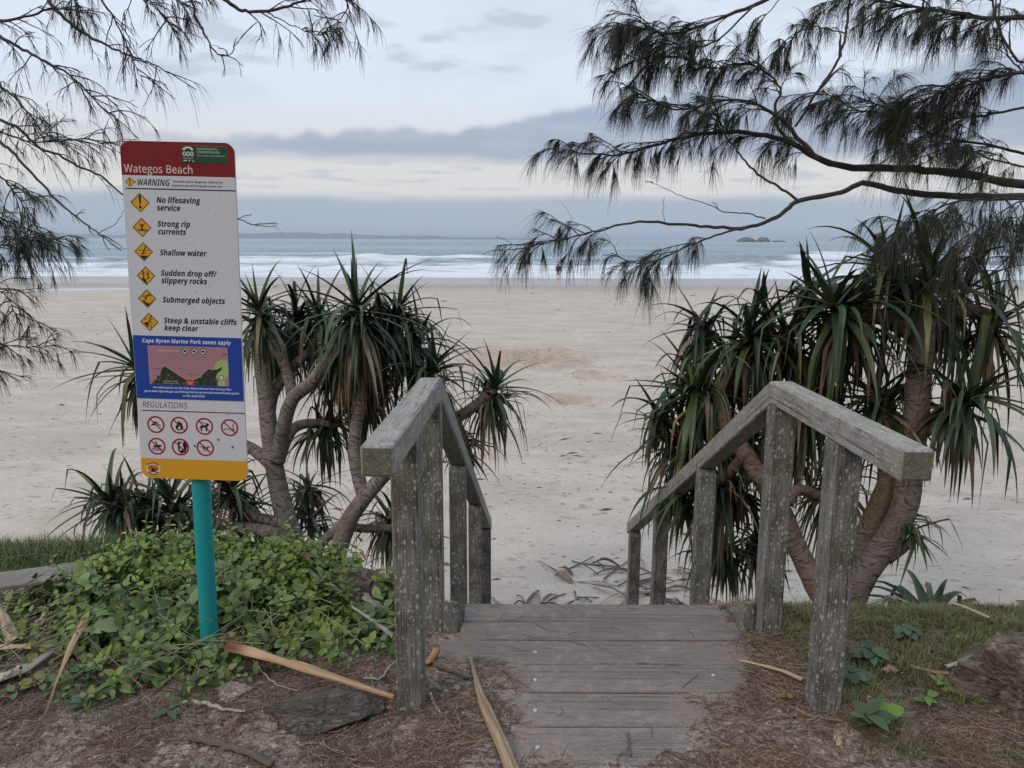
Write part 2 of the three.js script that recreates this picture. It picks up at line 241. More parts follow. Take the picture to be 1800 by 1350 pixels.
// two rocky islets and a reef out at sea, hills on the far coast
function crag(rx, ry, rz, seed, rough) { const g = new THREE.IcosahedronGeometry(1, 5), p = g.attributes.position; for (let i = 0; i < p.count; i++) { const x = p.getX(i), y = p.getY(i), z = p.getZ(i), n = 0.75 + rough * (fbm(x * 3 + seed, z * 3 + y * 2, 4) - 0.35); p.setXYZ(i, x * rx * n, max(-0.15, y) * ry * (n + 0.25 * fbm(x * 6 + seed, z * 6, 3)), z * rz * n); } g.computeVertexNormals(); return g; }
const rockFar = std({ color: new THREE.Color().setRGB(0.14, 0.15, 0.155) });
for (const [x, y, w, h, s, label] of [[1304, 423, 33, 7.5, 3, 'broad grey rocky islet on the sea horizon'], [1334, 423, 20, 8, 8, 'smaller pointed grey rocky islet beside the broad islet'], [1361, 423.6, 26, 2.2, 14, 'low flat reef of rocks beside the pointed islet']]) {
  const D = 2500, k = D / 1350, m = single('rocky_islet', crag(w * k * 0.56, h * k * 1.0, 24, s, 0.8), rockFar, label, 'islet'); m.position.set((x - 900) * k * 1.0, SEA + 0.3, -D); }
{ const g = new GB(), n = 120; for (let i = 0; i <= n; i++) { const x = lerp(-17000, 2500, i / n), h = 20 + 330 * pow(fbm(i * 0.06 + 3, 1, 4), 1.7) * sst(n, n * 0.6, i) + 40 * fbm(i * 0.3, 5, 3) * sst(n, n * 0.8, i); g.v(x, SEA - 5, -22000); g.v(x, h * 0.9, -23500); g.v(x, SEA - 5, -26000); if (i) { const a = i * 3; g.q(a - 3, a, a + 1, a - 2); g.q(a - 2, a + 1, a + 2, a - 1); } } structure('hills', g.geo(), std({ color: new THREE.Color().setRGB(0.1, 0.12, 0.11) })); }
// the wooded hill that stands behind the beach
scene.fog = new THREE.FogExp2(0xc3cedd, 4e-5);
structure('hills', sheet(-160, 160, -140, -9, 160, 90, (x, z) => 0.1 + 46 * sst(8, 110, z) + 0.16 * (z - 9) + (fbm(x * 0.35, z * 0.35, 4) - 0.4) * 5 * sst(9, 18, z)), std({ color: new THREE.Color().setRGB(0.045, 0.06, 0.03) }));

// ---------------------------------------------------------------- timber stair and handrails
const PW = 0.09;
const postTex = colourMap(512, 2048, 0.36, 1.5, (u, v) => {
  const g = fbm(u * 260, v * 9, 3), n = fbm(u * 30 + 8, v * 14, 4), f = vn(u * 700, v * 500), m = fbm(u * 18 + 50, v * 7 + 3, 3);
  let c = mix3([0.06, 0.06, 0.053], [0.235, 0.23, 0.212], sst(0.15, 0.85, 0.6 * g + 0.4 * n));
  c = mix3(c, [0.085, 0.098, 0.052], 0.5 * sst(0.5, 0.66, m));
  c = mix3(c, [0.34, 0.345, 0.32], 0.4 * sst(0.62, 0.8, f) * sst(0.35, 0.6, n));
  c = mix3(c, [0.025, 0.024, 0.02], 0.75 * sst(0.74, 0.8, vn(u * 300, v * 5)) * sst(0.5, 0.7, vn(u * 40 + 3, v * 3)));
  const l = max(spots(u, v, 0.013, 0.024, 0.06 + 0.34 * sst(0.4, 0.6, fbm(u * 14 + 20, v * 6, 3)), 2), 0.7 * spots(u, v, 0.006, 0.01, 0.2, 5)); return mix3(c, [0.42, 0.425, 0.4], 0.85 * l);
});
const postBump = heightMap(512, 1024, 0.36, 1.5, (u, v) => 0.5 * fbm(u * 240, v * 8, 3) + 0.3 * fbm(u * 90, v * 60, 3) + 0.3 * spots(u, v, 0.013, 0.024, 0.3, 2));
const railTex = colourMap(512, 2048, 0.36, 1.5, (u, v) => {
  const g = fbm(u * 240, v * 7, 3), n = fbm(u * 40, v * 22, 4), f = vn(u * 620, v * 560), m = fbm(u * 12 + 9, v * 7, 3);
  let c = mix3([0.17, 0.163, 0.148], [0.38, 0.365, 0.335], 0.5 * g + 0.5 * n);
  c = mix3(c, [0.28, 0.265, 0.17], 0.45 * sst(0.5, 0.7, m)); c = mix3(c, [0.48, 0.48, 0.45], 0.5 * sst(0.6, 0.82, f) * sst(0.4, 0.62, n)); c = mix3(c, [0.03, 0.028, 0.024], 0.7 * sst(0.75, 0.8, vn(u * 260 + 9, v * 4)) * sst(0.45, 0.65, vn(u * 40, v * 3)));
  c = mix3(c, [0.08, 0.078, 0.07], 0.6 * sst(0.66, 0.84, vn(u * 480 + 30, v * 330)) * sst(0.62, 0.4, n)); return mix3(c, [0.46, 0.465, 0.43], 0.6 * spots(u, v, 0.014, 0.022, 0.22, 9));
});
const endTex = colourMap(256, 256, 0.12, 0.12, (u, v) => { const n = fbm(u * 70, v * 70, 4), f = vn(u * 500, v * 500); let c = mix3([0.06, 0.062, 0.05], [0.2, 0.2, 0.16], n); c = mix3(c, [0.12, 0.13, 0.06], sst(0.5, 0.7, fbm(u * 25 + 9, v * 25, 3))); return mix3(c, [0.36, 0.36, 0.32], 0.7 * sst(0.7, 0.85, f)); });
const deckTex = colourMap(512, 2048, 0.45, 1.5, (u, v) => {
  const g = fbm(u * 300, v * 4, 3), g2 = fbm(u * 90 + 4, v * 2.2, 3), n = fbm(u * 12, v * 9 + 5, 4), f = vn(u * 800, v * 60);
  let c = mix3([0.1, 0.08, 0.067], [0.275, 0.238, 0.208], 0.45 * g + 0.3 * g2 + 0.25 * n); c = mix3(c, [0.045, 0.04, 0.037], 0.7 * sst(0.68, 0.78, vn(u * 330, v * 3.5)) * sst(0.45, 0.65, vn(u * 20, v * 4)));
  c = mix3(c, [0.36, 0.34, 0.32], 0.4 * sst(0.7, 0.85, f)); c = mix3(c, [0.33, 0.275, 0.235], 0.4 * sst(0.5, 0.75, fbm(u * 40 + 3, v * 26, 4)) * sst(0.35, 0.6, n)); return c;
});
const deckBump = heightMap(512, 1024, 0.45, 1.5, (u, v) => 0.7 * fbm(u * 280, v * 4, 3) + 0.3 * fbm(u * 60, v * 12, 3));
const postMat = std({ map: postTex, bumpMap: postBump, bumpScale: 0.004, roughness: 0.92 }), railMat = std({ map: railTex, bumpMap: postBump, bumpScale: 0.003, roughness: 0.85 });
const deckMat = std({ map: deckTex, bumpMap: deckBump, bumpScale: 0.003, roughness: 0.75 });
const slope = -0.57;
function handrail(label, xs, x0, end) {
  const t = thing('handrail', label, 'handrail', 'handrails of the beach stair');
  const railC = 1.012, peakD = xs[1][1] + 0.02, xAt = (D) => xs[0][0] + (xs[4][0] - xs[0][0]) * (D - xs[0][1]) / (xs[4][1] - xs[0][1]);
  const under = (D) => (D < peakD ? railC : railC + (D - peakD) * slope) - 0.044;
  xs.forEach(([x, D], i) => {
    const foot = groundH(x, -D) - 0.25, topN = D > peakD + 0.03 ? [0, 1, -slope] : [0, 1, 0], y1 = under(D) - (D > peakD ? 0.006 : 0) - 0.001;
    const lean = i ? 0 : 0.004; part('post', beam([x + lean, foot, -D], [x, y1, -D], PW, PW, { up: [0, 0, 1], n1: [0, 1, slope * (D > peakD + 0.03 ? -1 : 0)], uv: [0, i * 0.37 + (x > 0 ? 0.2 : 0)] }), postMat, t); });
  const A = [xAt(end), railC, -end], B = [xAt(peakD), railC, -peakD], C = [xAt(x0), railC + (x0 - peakD) * slope, -x0], d1 = unit(sub(B, A)), d2 = unit(sub(C, B)), m = unit(add(d1, d2));
  const r1 = part('top_rail', beam(A, add(B, d1, -0.0012), PW, 0.088, { n1: m, uv: [0, 0.3], ch: 0.006 }), railMat, t), r2 = part('sloping_rail', beam(add(B, d2, 0.0012), C, PW, 0.088, { n0: m, n1: [0, 0, 1], uv: [0, 0.9], ch: 0.006 }), railMat, t);
  part('end_grain', beam(add(A, d1, -0.002), add(A, d1, 0.004), PW - 0.013, 0.075, { ch: 0.001 }), std({ map: endTex, roughness: 0.95 }), r1);
}
handrail('weathered grey timber handrail with lichen, on the sign side of the stair', [[-0.347, 2.42], [-0.328, 3.0], [-0.292, 4.0], [-0.252, 5.05], [-0.215, 6.02]], 6.12, 1.99);
handrail('weathered timber handrail with yellowish lichen, on the rock side of the stair', [[1.072, 2.4], [1.062, 2.95], [1.04, 3.95], [1.025, 5.0], [1.01, 5.95]], 6.08, 1.97);
{ // boards, treads and stringers
  const t = thing('timber_stair', 'weathered grey plank landing with steps leading down to the beach', 'stairs'), r = rng(5);
  const rows = [[3.035, 3.195, -0.205, 0.925], [2.882, 3.026, -0.212, 0.955], [2.7, 2.874, -0.285, 1.0], [2.515, 2.692, -0.29, 1.0], [2.318, 2.506, -0.29, 1.0], [2.115, 2.309, -0.29, 1.0], [1.92, 2.107, -0.29, 1.0]];
  rows.forEach(([a, b, x0, x1], i) => { const m = part('plank', beam([x0, -0.02 + r.s(0.0015), -(a + b) / 2 + r.s(0.001)], [x1, -0.02 + r.s(0.003), -(a + b) / 2 + r.s(0.003)], b - a, 0.04, { uv: [r() * 0.4, 0.02 + r() * 0.15], ch: 0.004, up: [0, 1, 0] }), deckMat, t);
    for (const [px, have] of [[0.09, i > 1], [0.76, i > 2]]) if (have) { const s = new THREE.LatheGeometry([[0, 0.0012], [0.0028, 0.0012], [0.0033, 0.0006], [0.0062, 0.0026], [0.0078, 0.0018], [0.0082, -0.004]].map((q) => new THREE.Vector2(...q)), 14), h = part('screw', s, std({ color: 0xc9c7c2, roughness: 0.45, metalness: 0.6 }), m); h.position.set(px + r.s(0.01), 0.0025, -(a + b) / 2 + r.s(0.02)); } });
  for (let k = 0; k < 9; k++) { const y = -0.165 * (k + 1), D = 3.33 + 0.29 * k; part('tread', beam([-0.2 + k * 0.008, y - 0.02, -D], [0.93 - k * 0.002, y - 0.02, -D], 0.28, 0.04, { uv: [r() * 0.4, 0.1], ch: 0.004 }), deckMat, t); }
  for (const [x, x2] of [[-0.255, -0.16], [0.985, 0.965]]) { const p0 = [x, 0.0, -2.955], p1 = [x2, 0.0 - 3.05 * 0.57, -6.0]; part('stringer', beam(p0, p1, 0.058, 0.23, { n0: [0, 0, 1], n1: [0, 1, 0], uv: [0.02, 0.1], ch: 0.007 }), postMat, t); }
}
{ const m = single('timber_edging', beam([-1.93, 0.03, -3.40], [-3.1, 0.035, -2.91], 0.18, 0.11, { uv: [0.1, 0.2], ch: 0.008 }), deckMat, 'weathered grey timber edging beam lying beside the leafy ground cover', 'beam'); }

// ---------------------------------------------------------------- warning sign
const SW = 0.395, SH = 1.2;
function canvas(w, h) { const c = document.createElement('canvas'); c.width = w; c.height = h; return [c, c.getContext('2d')]; }
function say(g, text, x, y, size, col, o = {}) { g.save(); g.translate(x, y); g.transform(o.sx || 1, 0, -(o.slant ?? 0.19), 1, 0, 0); g.font = (o.weight || 'bold') + ' ' + size + 'px sans-serif'; g.fillStyle = col; g.textAlign = o.align || 'left'; g.textBaseline = 'alphabetic'; if (o.fit) { const w = g.measureText(text).width; g.scale(o.fit / w, 1); } g.fillText(text, 0, 0); if (o.heavy) { g.strokeStyle = col; g.lineWidth = o.heavy; g.strokeText(text, 0, 0); } g.restore(); }
function poly(g, pts, col) { g.fillStyle = col; g.beginPath(); pts.forEach(([x, y], i) => i ? g.lineTo(x, y) : g.moveTo(x, y)); g.closePath(); g.fill(); }
function stroke(g, pts, w, col) { g.strokeStyle = col; g.lineWidth = w; g.lineCap = g.lineJoin = 'round'; g.beginPath(); pts.forEach(([x, y], i) => i ? g.lineTo(x, y) : g.moveTo(x, y)); g.stroke(); }
function disc(g, x, y, r, col) { g.fillStyle = col; g.beginPath(); g.arc(x, y, r, 0, 7); g.fill(); }
const INK = '#0c0b09', YEL = '#dba526', RED = '#8d1828';
function diamond(g, x, y, r, draw) { poly(g, [[x, y - r * 1.04], [x + r * 1.04, y], [x, y + r * 1.04], [x - r * 1.04, y]], '#f0e2b8'); poly(g, [[x, y - r], [x + r, y], [x, y + r], [x - r, y]], INK); const q = r * 0.89; poly(g, [[x, y - q], [x + q, y], [x, y + q], [x - q, y]], YEL); g.save(); g.translate(x, y); g.scale(r / 60, r / 60); draw(g); g.restore(); }
function ban(g, x, y, r, draw) { disc(g, x, y, r * 1.07, '#eec9cf'); disc(g, x, y, r, RED); disc(g, x, y, r * 0.81, '#d4d6da'); g.save(); g.translate(x, y); g.scale(r / 60, r / 60); draw(g); stroke(g, [[-37, -37], [37, 37]], 9, RED); g.restore(); }
const [signC, sg] = canvas(674, 2048);
{
  const g = sg; g.fillStyle = '#d0d5dd'; g.fillRect(0, 0, 674, 2048);
  g.fillStyle = '#7c0a16'; g.fillRect(0, 0, 674, 194);
  say(g, 'Wategos Beach', 15,178, 62, '#e0dcda', { slant: 0, weight: 'normal', fit: 412 });
  { const [x, y] = [46,233]; diamond(g, x, y, 30, (k) => { poly(k, [[-8, -38], [8, -38], [4, 12], [-4, 12]], INK); disc(k, 0, 26, 7, INK); }); }
  say(g, '&', 71,238, 16, INK, { slant: 0 }); say(g, 'WARNING', 85,251, 50, INK, { weight: 'bold', fit: 196 });
  say(g, 'This beach may be dangerous. Look out for', 297,231, 19, INK, { weight: 'bold', fit: 300 }); say(g, 'hazards to yourself and people in your care.', 295,254, 19, INK, { weight: 'bold', fit: 300 });
  g.fillStyle = '#2a0d12'; { const [x, y] = [19,271]; g.fillRect(x, y - 4, 674 - x, 7); }
  const rows = [
    [99,351, 195,349, ['No lifesaving', 'service'], (k) => { poly(k, [[-8, -42], [8, -42], [4, 10], [-4, 10]], INK); disc(k, 0, -38, 8, INK); disc(k, 0, 27, 9, INK); }],
    [101,495, 193,487, ['Strong rip', 'currents'], (k) => { disc(k, 0, -14, 6, INK); stroke(k, [[-18, -24], [0, -4], [18, -24]], 5, INK); stroke(k, [[0, -4], [0, 14]], 10, INK); stroke(k, [[-28, 14], [-10, 10], [8, 14], [28, 10]], 4, INK); stroke(k, [[-22, 21], [-4, 17], [12, 21], [30, 19]], 5, INK); }],
    [102,637, 197,655, ['Shallow water'], (k) => { stroke(k, [[-34, -9], [34, -9]], 3, INK); stroke(k, [[16, -34], [2, -8], [-4, 8]], 7, INK); stroke(k, [[-14, 10], [2, 12], [14, 4]], 4, INK); disc(k, -10, 12, 5, INK); poly(k, [[-26, 24], [26, 24], [0, 50]], INK); }],
    [107,780, 196,776, ['Sudden drop off/', 'slippery rocks'], (k) => { disc(k, -20, -30, 5, INK); stroke(k, [[-18, -24], [-14, 0], [-20, 16]], 7, INK); stroke(k, [[-26, -14], [-8, -18]], 4, INK); disc(k, 12, -24, 5, INK); stroke(k, [[10, -16], [14, 4], [8, 20]], 6, INK); stroke(k, [[0, -8], [24, -12]], 4, INK); stroke(k, [[14, 4], [24, 16]], 5, INK); poly(k, [[-34, 16], [-4, 18], [4, 46], [0, 50]], INK); }],
    [105,917, 197,936, ['Submerged objects'], (k) => { stroke(k, [[-30, -16], [26, -20]], 4, INK); stroke(k, [[20, -34], [-2, -14], [-12, 6]], 7, INK); stroke(k, [[-20, -8], [-6, -2]], 4, INK); poly(k, [[-36, 12], [-20, 10], [-6, 26], [14, 30], [34, 8], [36, 12], [0, 50]], INK); }],
    [110,1058, 197,1062, ['Steep & unstable cliffs', 'keep clear'], (k) => { disc(k, -24, -18, 6, '#8a3a16'); disc(k, 12, -36, 5, INK); stroke(k, [[8, -28], [2, -8], [-8, 6]], 7, INK); stroke(k, [[4, -20], [24, -16]], 4, INK); stroke(k, [[2, -8], [14, 6]], 5, INK); poly(k, [[-38, 8], [-18, 0], [-6, 8], [-8, 36]], INK); stroke(k, [[6, 16], [4, 34]], 3, INK); stroke(k, [[12, 24], [10, 40]], 3, INK); }]];
  for (const [dx, dy, tx, ty, words, draw] of rows) { diamond(g, dx, dy, 57, draw); words.forEach((w, i) => say(g, w, tx, ty + i * 45, 46, INK, { sx: 0.9, heavy: 1.6 })); }
  say(g, 'REGULATIONS', 29,1591, 50, '#2c0f1a', { weight: 'normal', fit: 282 }); g.fillStyle = '#7c1526'; { const [x, y] = [27,1611]; g.fillRect(x, y - 3, 674 - x, 7); }
  const bans = [
    [110,1700, (k) => { poly(k, [[-34, 6], [-4, -26], [30, 6], [18, 6], [-2, -12], [-8, 6]], INK); stroke(k, [[-36, 10], [-30, 2]], 4, INK); stroke(k, [[34, 10], [28, 2]], 4, INK); }],
    [257,1700, (k) => { poly(k, [[0, -34], [8, -16], [20, -20], [22, 2], [28, 8], [22, 26], [8, 36], [-10, 36], [-24, 24], [-26, 6], [-16, -4], [-10, -18]], INK); poly(k, [[0, 4], [8, 18], [4, 30], [-8, 28], [-8, 16]], '#d4d6da'); }],
    [416,1702, (k) => { stroke(k, [[-16, -32], [4, -20], [18, -18]], 4, INK); poly(k, [[-28, -4], [10, -10], [18, -24], [34, -14], [24, -4], [20, 6], [16, 34], [8, 34], [6, 10], [-14, 8], [-18, 34], [-26, 34], [-26, 10], [-38, 22]], INK); }],
    [574,1705, (k) => { stroke(k, [[-36, 12], [30, 12]], 11, INK); stroke(k, [[-32, 12], [18, 12]], 5, '#d4d6da'); stroke(k, [[24, 2], [20, -8], [30, -14], [22, -22], [30, -30]], 4, INK); }],
    [108,1840, (k) => { disc(k, -6, -30, 6, INK); stroke(k, [[-4, -22], [2, -10]], 8, INK); poly(k, [[-28, 4], [-14, -8], [24, -12], [36, -4], [20, 8], [-20, 10]], INK); stroke(k, [[-36, 20], [-18, 14], [0, 22], [18, 14], [36, 20]], 5, INK); stroke(k, [[-32, 30], [-14, 25], [4, 31], [24, 25]], 4, INK); }],
    [257,1840, (k) => { poly(k, [[48, -4], [40, -30], [26, -44], [14, -14], [24, 8], [8, 22], [-14, 34], [6, 47], [34, 34]], INK); disc(k, -8, -36, 7, INK); stroke(k, [[-10, -26], [-12, -2]], 13, INK); stroke(k, [[-8, -22], [12, -34]], 6, INK); stroke(k, [[-14, -2], [-14, 28]], 7, INK); stroke(k, [[-8, 0], [-4, 26]], 6, INK); }],
    [415,1840, (k) => { stroke(k, [[-38, -8], [-10, -8]], 5, INK); stroke(k, [[12, -8], [38, -8]], 5, INK); poly(k, [[-18, -4], [18, -4], [28, -8], [14, 8], [-14, 8], [-28, -8]], INK); stroke(k, [[-14, 6], [-16, 28]], 4, INK); stroke(k, [[14, 6], [16, 28]], 4, INK); disc(k, 0, 18, 6, INK); }]];
  for (const [x, y, d] of bans) ban(g, x, y, 55, d);
  const [, yy] = [174,1919]; g.fillStyle = '#dba11f'; g.fillRect(0, yy, 674, 2048 - yy);
  { const [x, y] = [75,1986]; g.save(); g.translate(x, y); g.fillStyle = '#d9d3c4'; g.beginPath(); g.moveTo(-42, -26); g.quadraticCurveTo(0, -52, 42, -26); g.quadraticCurveTo(50, 4, 36, 30); g.quadraticCurveTo(0, 50, -36, 30); g.quadraticCurveTo(-50, 4, -42, -26); g.fill(); stroke(g, [[-38, -24], [-18, -34], [8, -37], [38, -24]], 7, '#4a4438'); g.fillStyle = '#c8751c'; g.beginPath(); g.ellipse(0, -2, 37, 23, 0, 0, 7); g.fill(); poly(g, [[-30, -18], [-8, -10], [2, 2], [34, 0], [6, 14], [-6, 20], [-12, 8], [-8, -2]], '#1b150f'); stroke(g, [[-32, 26], [0, 20], [32, 26]], 7, '#2a2620'); stroke(g, [[-24, 34], [0, 40], [24, 34]], 6, '#3a342a'); g.restore(); }
}
{ const g = sg, r = rng(19); for (let i = 0; i < 900; i++) disc(g, r() * 674, r() * 2048, 0.8 + r() * r() * 3, 'rgba(70,72,70,' + (0.05 + 0.16 * r()).toFixed(3) + ')'); for (let i = 0; i < 26; i++) { const x = r() * 674, y = r() * 2048; stroke(g, [[x, y], [x + r.s(40), y + r.s(60)]], 1, 'rgba(90,92,96,0.25)'); } for (let i = 0; i < 50; i++) disc(g, r() * 674, r() * 2048, 1.5 + r() * 2, '#3a3c3c'); }
const [zoneC, zg] = canvas(900, 512);
{
  const g = zg; g.fillStyle = '#10409f'; g.fillRect(0, 0, 900, 512);
  say(g, 'Cape Byron Marine Park zones apply', 72, 56, 44, '#e6e6ea', { fit: 740 });
  g.save(); g.beginPath(); g.rect(116, 78, 668, 316); g.clip(); g.fillStyle = '#a98088'; g.fillRect(116, 78, 668, 316);
  const r = rng(3); for (let i = 0; i < 60; i++) stroke(g, [[116 + r() * 300, 78 + r() * 120], [150 + r() * 300, 100 + r() * 120]], 1.5, 'rgba(140,100,108,0.35)');
  poly(g, [[790, 220], [770, 184], [730, 176], [690, 200], [660, 250], [650, 300], [700, 330], [690, 400], [760, 400], [745, 340], [790, 300]], '#a5bd77');
  const coast = [[126, 400], [150, 370], [205, 330], [225, 262], [245, 240], [300, 270], [360, 310], [420, 345], [480, 350], [540, 325], [585, 280], [625, 250], [650, 265], [690, 258], [732, 236], [726, 262], [690, 290], [672, 330], [692, 400]];
  poly(g, coast, '#2a3328'); for (let i = 0; i < 260; i++) { const x = 130 + r() * 560, y = 250 + r() * 146; if (g.isPointInPath ? true : true) { const t = (x - 126) / 566, h = t < 0.2 ? 400 - t * 5 * 150 : t < 0.55 ? 260 + (t - 0.2) * 270 : 355 - (t - 0.55) * 240; if (y > h + 8) disc(g, x, y, 2 + r() * 7, r() < 0.6 ? '#1d251e' : r() < 0.6 ? '#46503c' : '#77725f'); } }
  stroke(g, coast.slice(3, 13), 5, '#b9ab98'); g.fillStyle = '#c01f28'; g.fillRect(420, 356, 76, 38); say(g, 'You are', 458, 372, 15, '#f0d8d8', { align: 'center', slant: 0 }); say(g, 'here', 458, 388, 15, '#f0d8d8', { align: 'center', slant: 0 });
  for (const x of [428, 504, 580]) { disc(g, x, 118, 28, INK); disc(g, x, 118, 22, '#ddd6d6'); poly(g, [[x - 16, 116], [x - 2, 106], [x + 14, 112], [x + 8, 128], [x - 8, 126]], INK); stroke(g, [[x - 16, 104], [x + 16, 132]], 4, INK); }
  disc(g, 722, 326, 20, '#1d3a32'); disc(g, 722, 326, 15, '#e8ece4'); poly(g, [[710, 326], [722, 320], [734, 328]], '#1d3a32');
  say(g, 'Cape Byron Marine Park', 190, 122, 17, '#e0cfd0', { weight: 'normal' }); say(g, 'Julian Rocks', 534, 168, 14, '#3a2428', { weight: 'normal' }); say(g, 'The Pass', 148, 272, 16, '#3a2428', { weight: 'normal' }); say(g, 'Wategos Beach', 428, 310, 15, '#3a2428', { weight: 'normal' }); say(g, 'Cape Byron State', 232, 372, 16, '#d4d4b4', { weight: 'normal' }); say(g, 'Conservation Area', 232, 388, 16, '#d4d4b4', { weight: 'normal' }); poly(g, [[738, 140], [750, 124], [760, 134], [770, 122], [780, 142]], '#7a4a52');
  g.restore();
  say(g, 'For information on the Cape Byron Marine Park Zoning Plan', 140, 428, 23, '#dfe2ee', { fit: 660 }); say(g, 'go to www.dpi.nsw.gov.au/fishing/marine-protected-areas/marine-parks', 66, 459, 24, '#dfe2ee', { fit: 800 }); say(g, 'or Ph: 6620 9305', 388, 492, 24, '#dfe2ee', { fit: 186 });
}
const [plateC, pg] = canvas(560, 200);
{ const g = pg; g.fillStyle = '#0d4a33'; g.fillRect(0, 0, 560, 200); g.fillStyle = '#07281d'; g.fillRect(0, 0, 165, 200); const W = '#d6dad8'; g.fillStyle = W; g.beginPath(); g.moveTo(14, 50); g.quadraticCurveTo(16, 8, 80, 8); g.quadraticCurveTo(146, 8, 148, 50); g.lineTo(112, 50); g.lineTo(108, 30); g.lineTo(54, 30); g.lineTo(50, 50); g.fill();
  say(g, '000', 82, 122, 78, W, { slant: 0, align: 'center', fit: 140 }); say(g, 'EMERGENCY', 82, 156, 26, W, { slant: 0, align: 'center', fit: 140, weight: 'normal' }); g.fillStyle = W; g.fillRect(20, 168, 44, 12); poly(g, [[80, 166], [110, 166], [95, 188]], W); poly(g, [[140, 164], [152, 188], [128, 188]], W);
  say(g, 'CAPE BYRON STATE', 190, 46, 36, W, { slant: 0, weight: 'normal', fit: 250 }); say(g, 'CONSERVATION AREA', 190, 84, 36, W, { slant: 0, weight: 'normal', fit: 280 }); say(g, 'Marine Parade off Palm Valley Drive', 190, 120, 22, W, { slant: 0, weight: 'normal', fit: 348 }); }
function canvasTex(c) { const t = new THREE.CanvasTexture(c); t.colorSpace = THREE.SRGBColorSpace; t.magFilter = THREE.LinearFilter; t.anisotropy = 8; return t; }
{
  const t = thing('warning_sign', 'tall white beach warning sign with red header and teal post', 'sign');
  t.position.set(-1.186, groundH(-1.186, -2.78) - 0.02, -2.78); t.rotation.set(0.0, -0.03, -0.021);
  const y0 = 0.724 - t.position.y + 0.0, rr = 0.034, sh = new THREE.Shape(); const x0 = -SW / 2, x1 = SW / 2, a = y0, b = y0 + SH;
  sh.moveTo(x0 + rr, a); sh.lineTo(x1 - rr, a); sh.absarc(x1 - rr, a + rr, rr, -PI / 2, 0); sh.lineTo(x1, b - rr); sh.absarc(x1 - rr, b - rr, rr, 0, PI / 2); sh.lineTo(x0 + rr, b); sh.absarc(x0 + rr, b - rr, rr, PI / 2, PI); sh.lineTo(x0, a + rr); sh.absarc(x0 + rr, a + rr, rr, PI, PI * 1.5);
  const zf = 0.052; const bg = new THREE.ExtrudeGeometry(sh, { depth: 0.003, bevelEnabled: true, bevelSize: 0.0012, bevelThickness: 0.001, bevelSegments: 2, curveSegments: 12 }); bg.translate(0, 0, zf - 0.005);
  const board = part('board', bg, std({ color: new THREE.Color().setRGB(0.74, 0.75, 0.76), roughness: 0.4 }), t);
  const uvFit = (g, cx, cy, w, h) => { const p = g.attributes.position, u = g.attributes.uv; for (let i = 0; i < p.count; i++) u.setXY(i, (p.getX(i) - cx) / w + 0.5, (p.getY(i) - cy) / h + 0.5); return g; };
  const fg = uvFit(new THREE.ShapeGeometry(sh, 12), 0, y0 + SH / 2, SW, SH); fg.translate(0, 0, zf + 0.0006); part('printed_face', fg, std({ map: canvasTex(signC), roughness: 0.75, side: THREE.FrontSide }), board);
  const flat = (name, c, cx, cy, w, h, d, parent) => { const g = new THREE.BoxGeometry(w, h, d), f = new THREE.PlaneGeometry(w - 0.001, h - 0.001); const p = part(name, g, std({ color: new THREE.Color().setRGB(0.5, 0.52, 0.54), roughness: 0.5 }), parent); p.position.set(cx, cy, zf + 0.0008 + d / 2); const q = part('print', f, std({ map: canvasTex(c), roughness: 0.7, side: THREE.FrontSide }), p); q.position.z = d / 2 + 0.0006; return p; };
  const Y = (k) => y0 + SH * (1 - k / 2048);
  const zt = Y([359,1140][1]), zb = Y([337,1533][1]); const zone = flat('zone_panel', zoneC, 0.0, (zt + zb) / 2, SW - 0.003, zt - zb, 0.0015, t);
  const pl = [363,21], pr = [633,118]; flat('emergency_plate', plateC, ((pl[0] + pr[0]) / 2 / 674 - 0.5) * SW, (Y(pl[1]) + Y(pr[1])) / 2, (pr[0] - pl[0]) / 674 * SW, Y(pl[1]) - Y(pr[1]), 0.001, t);
  for (const [x, y] of [[-0.185, zt - 0.008], [0.185, zt - 0.008], [0, zt - 0.005], [-0.185, zb + 0.012], [0.185, zb + 0.012], [0.005, zb + 0.003]]) { const q = part('rivet', new THREE.SphereGeometry(0.0028, 10, 6), std({ color: 0x2c4a9c, roughness: 0.4 }), t); q.position.set(x, y, zf + 0.003); q.scale.z = 0.5; }
  for (const [x, y] of [[0.007, Y(1829)], [0.147, Y(1829)], [0.095, Y(1784)]]) { const q = part('bolt', new THREE.CylinderGeometry(0.0034, 0.0038, 0.003, 6), std({ color: 0x55585c, roughness: 0.5, metalness: 0.5 }), t); q.rotation.x = PI / 2; q.position.set(x, y, zf + 0.002); }
  const pg2 = new GB(); tube(pg2, [[0, -0.25, 0], [0, 0.2, 0], [0, 0.9, 0], [0, y0 + SH - 0.06, 0]], 0.0335, 28); part('post', pg2.geo(), std({ color: new THREE.Color().setRGB(0.012, 0.33, 0.36), roughness: 0.5, bumpMap: grit, bumpScale: 0.0008 }), t);
  for (const y of [y0 + 0.22, y0 + SH - 0.25]) { part('bracket', beam([-0.12, y, 0.0405], [0.12, y, 0.0405], 0.03, 0.009, { up: [0, 0, 1], ch: 0.001 }), std({ color: 0x9a9c9e, roughness: 0.5, metalness: 0.7 }), t); }
}

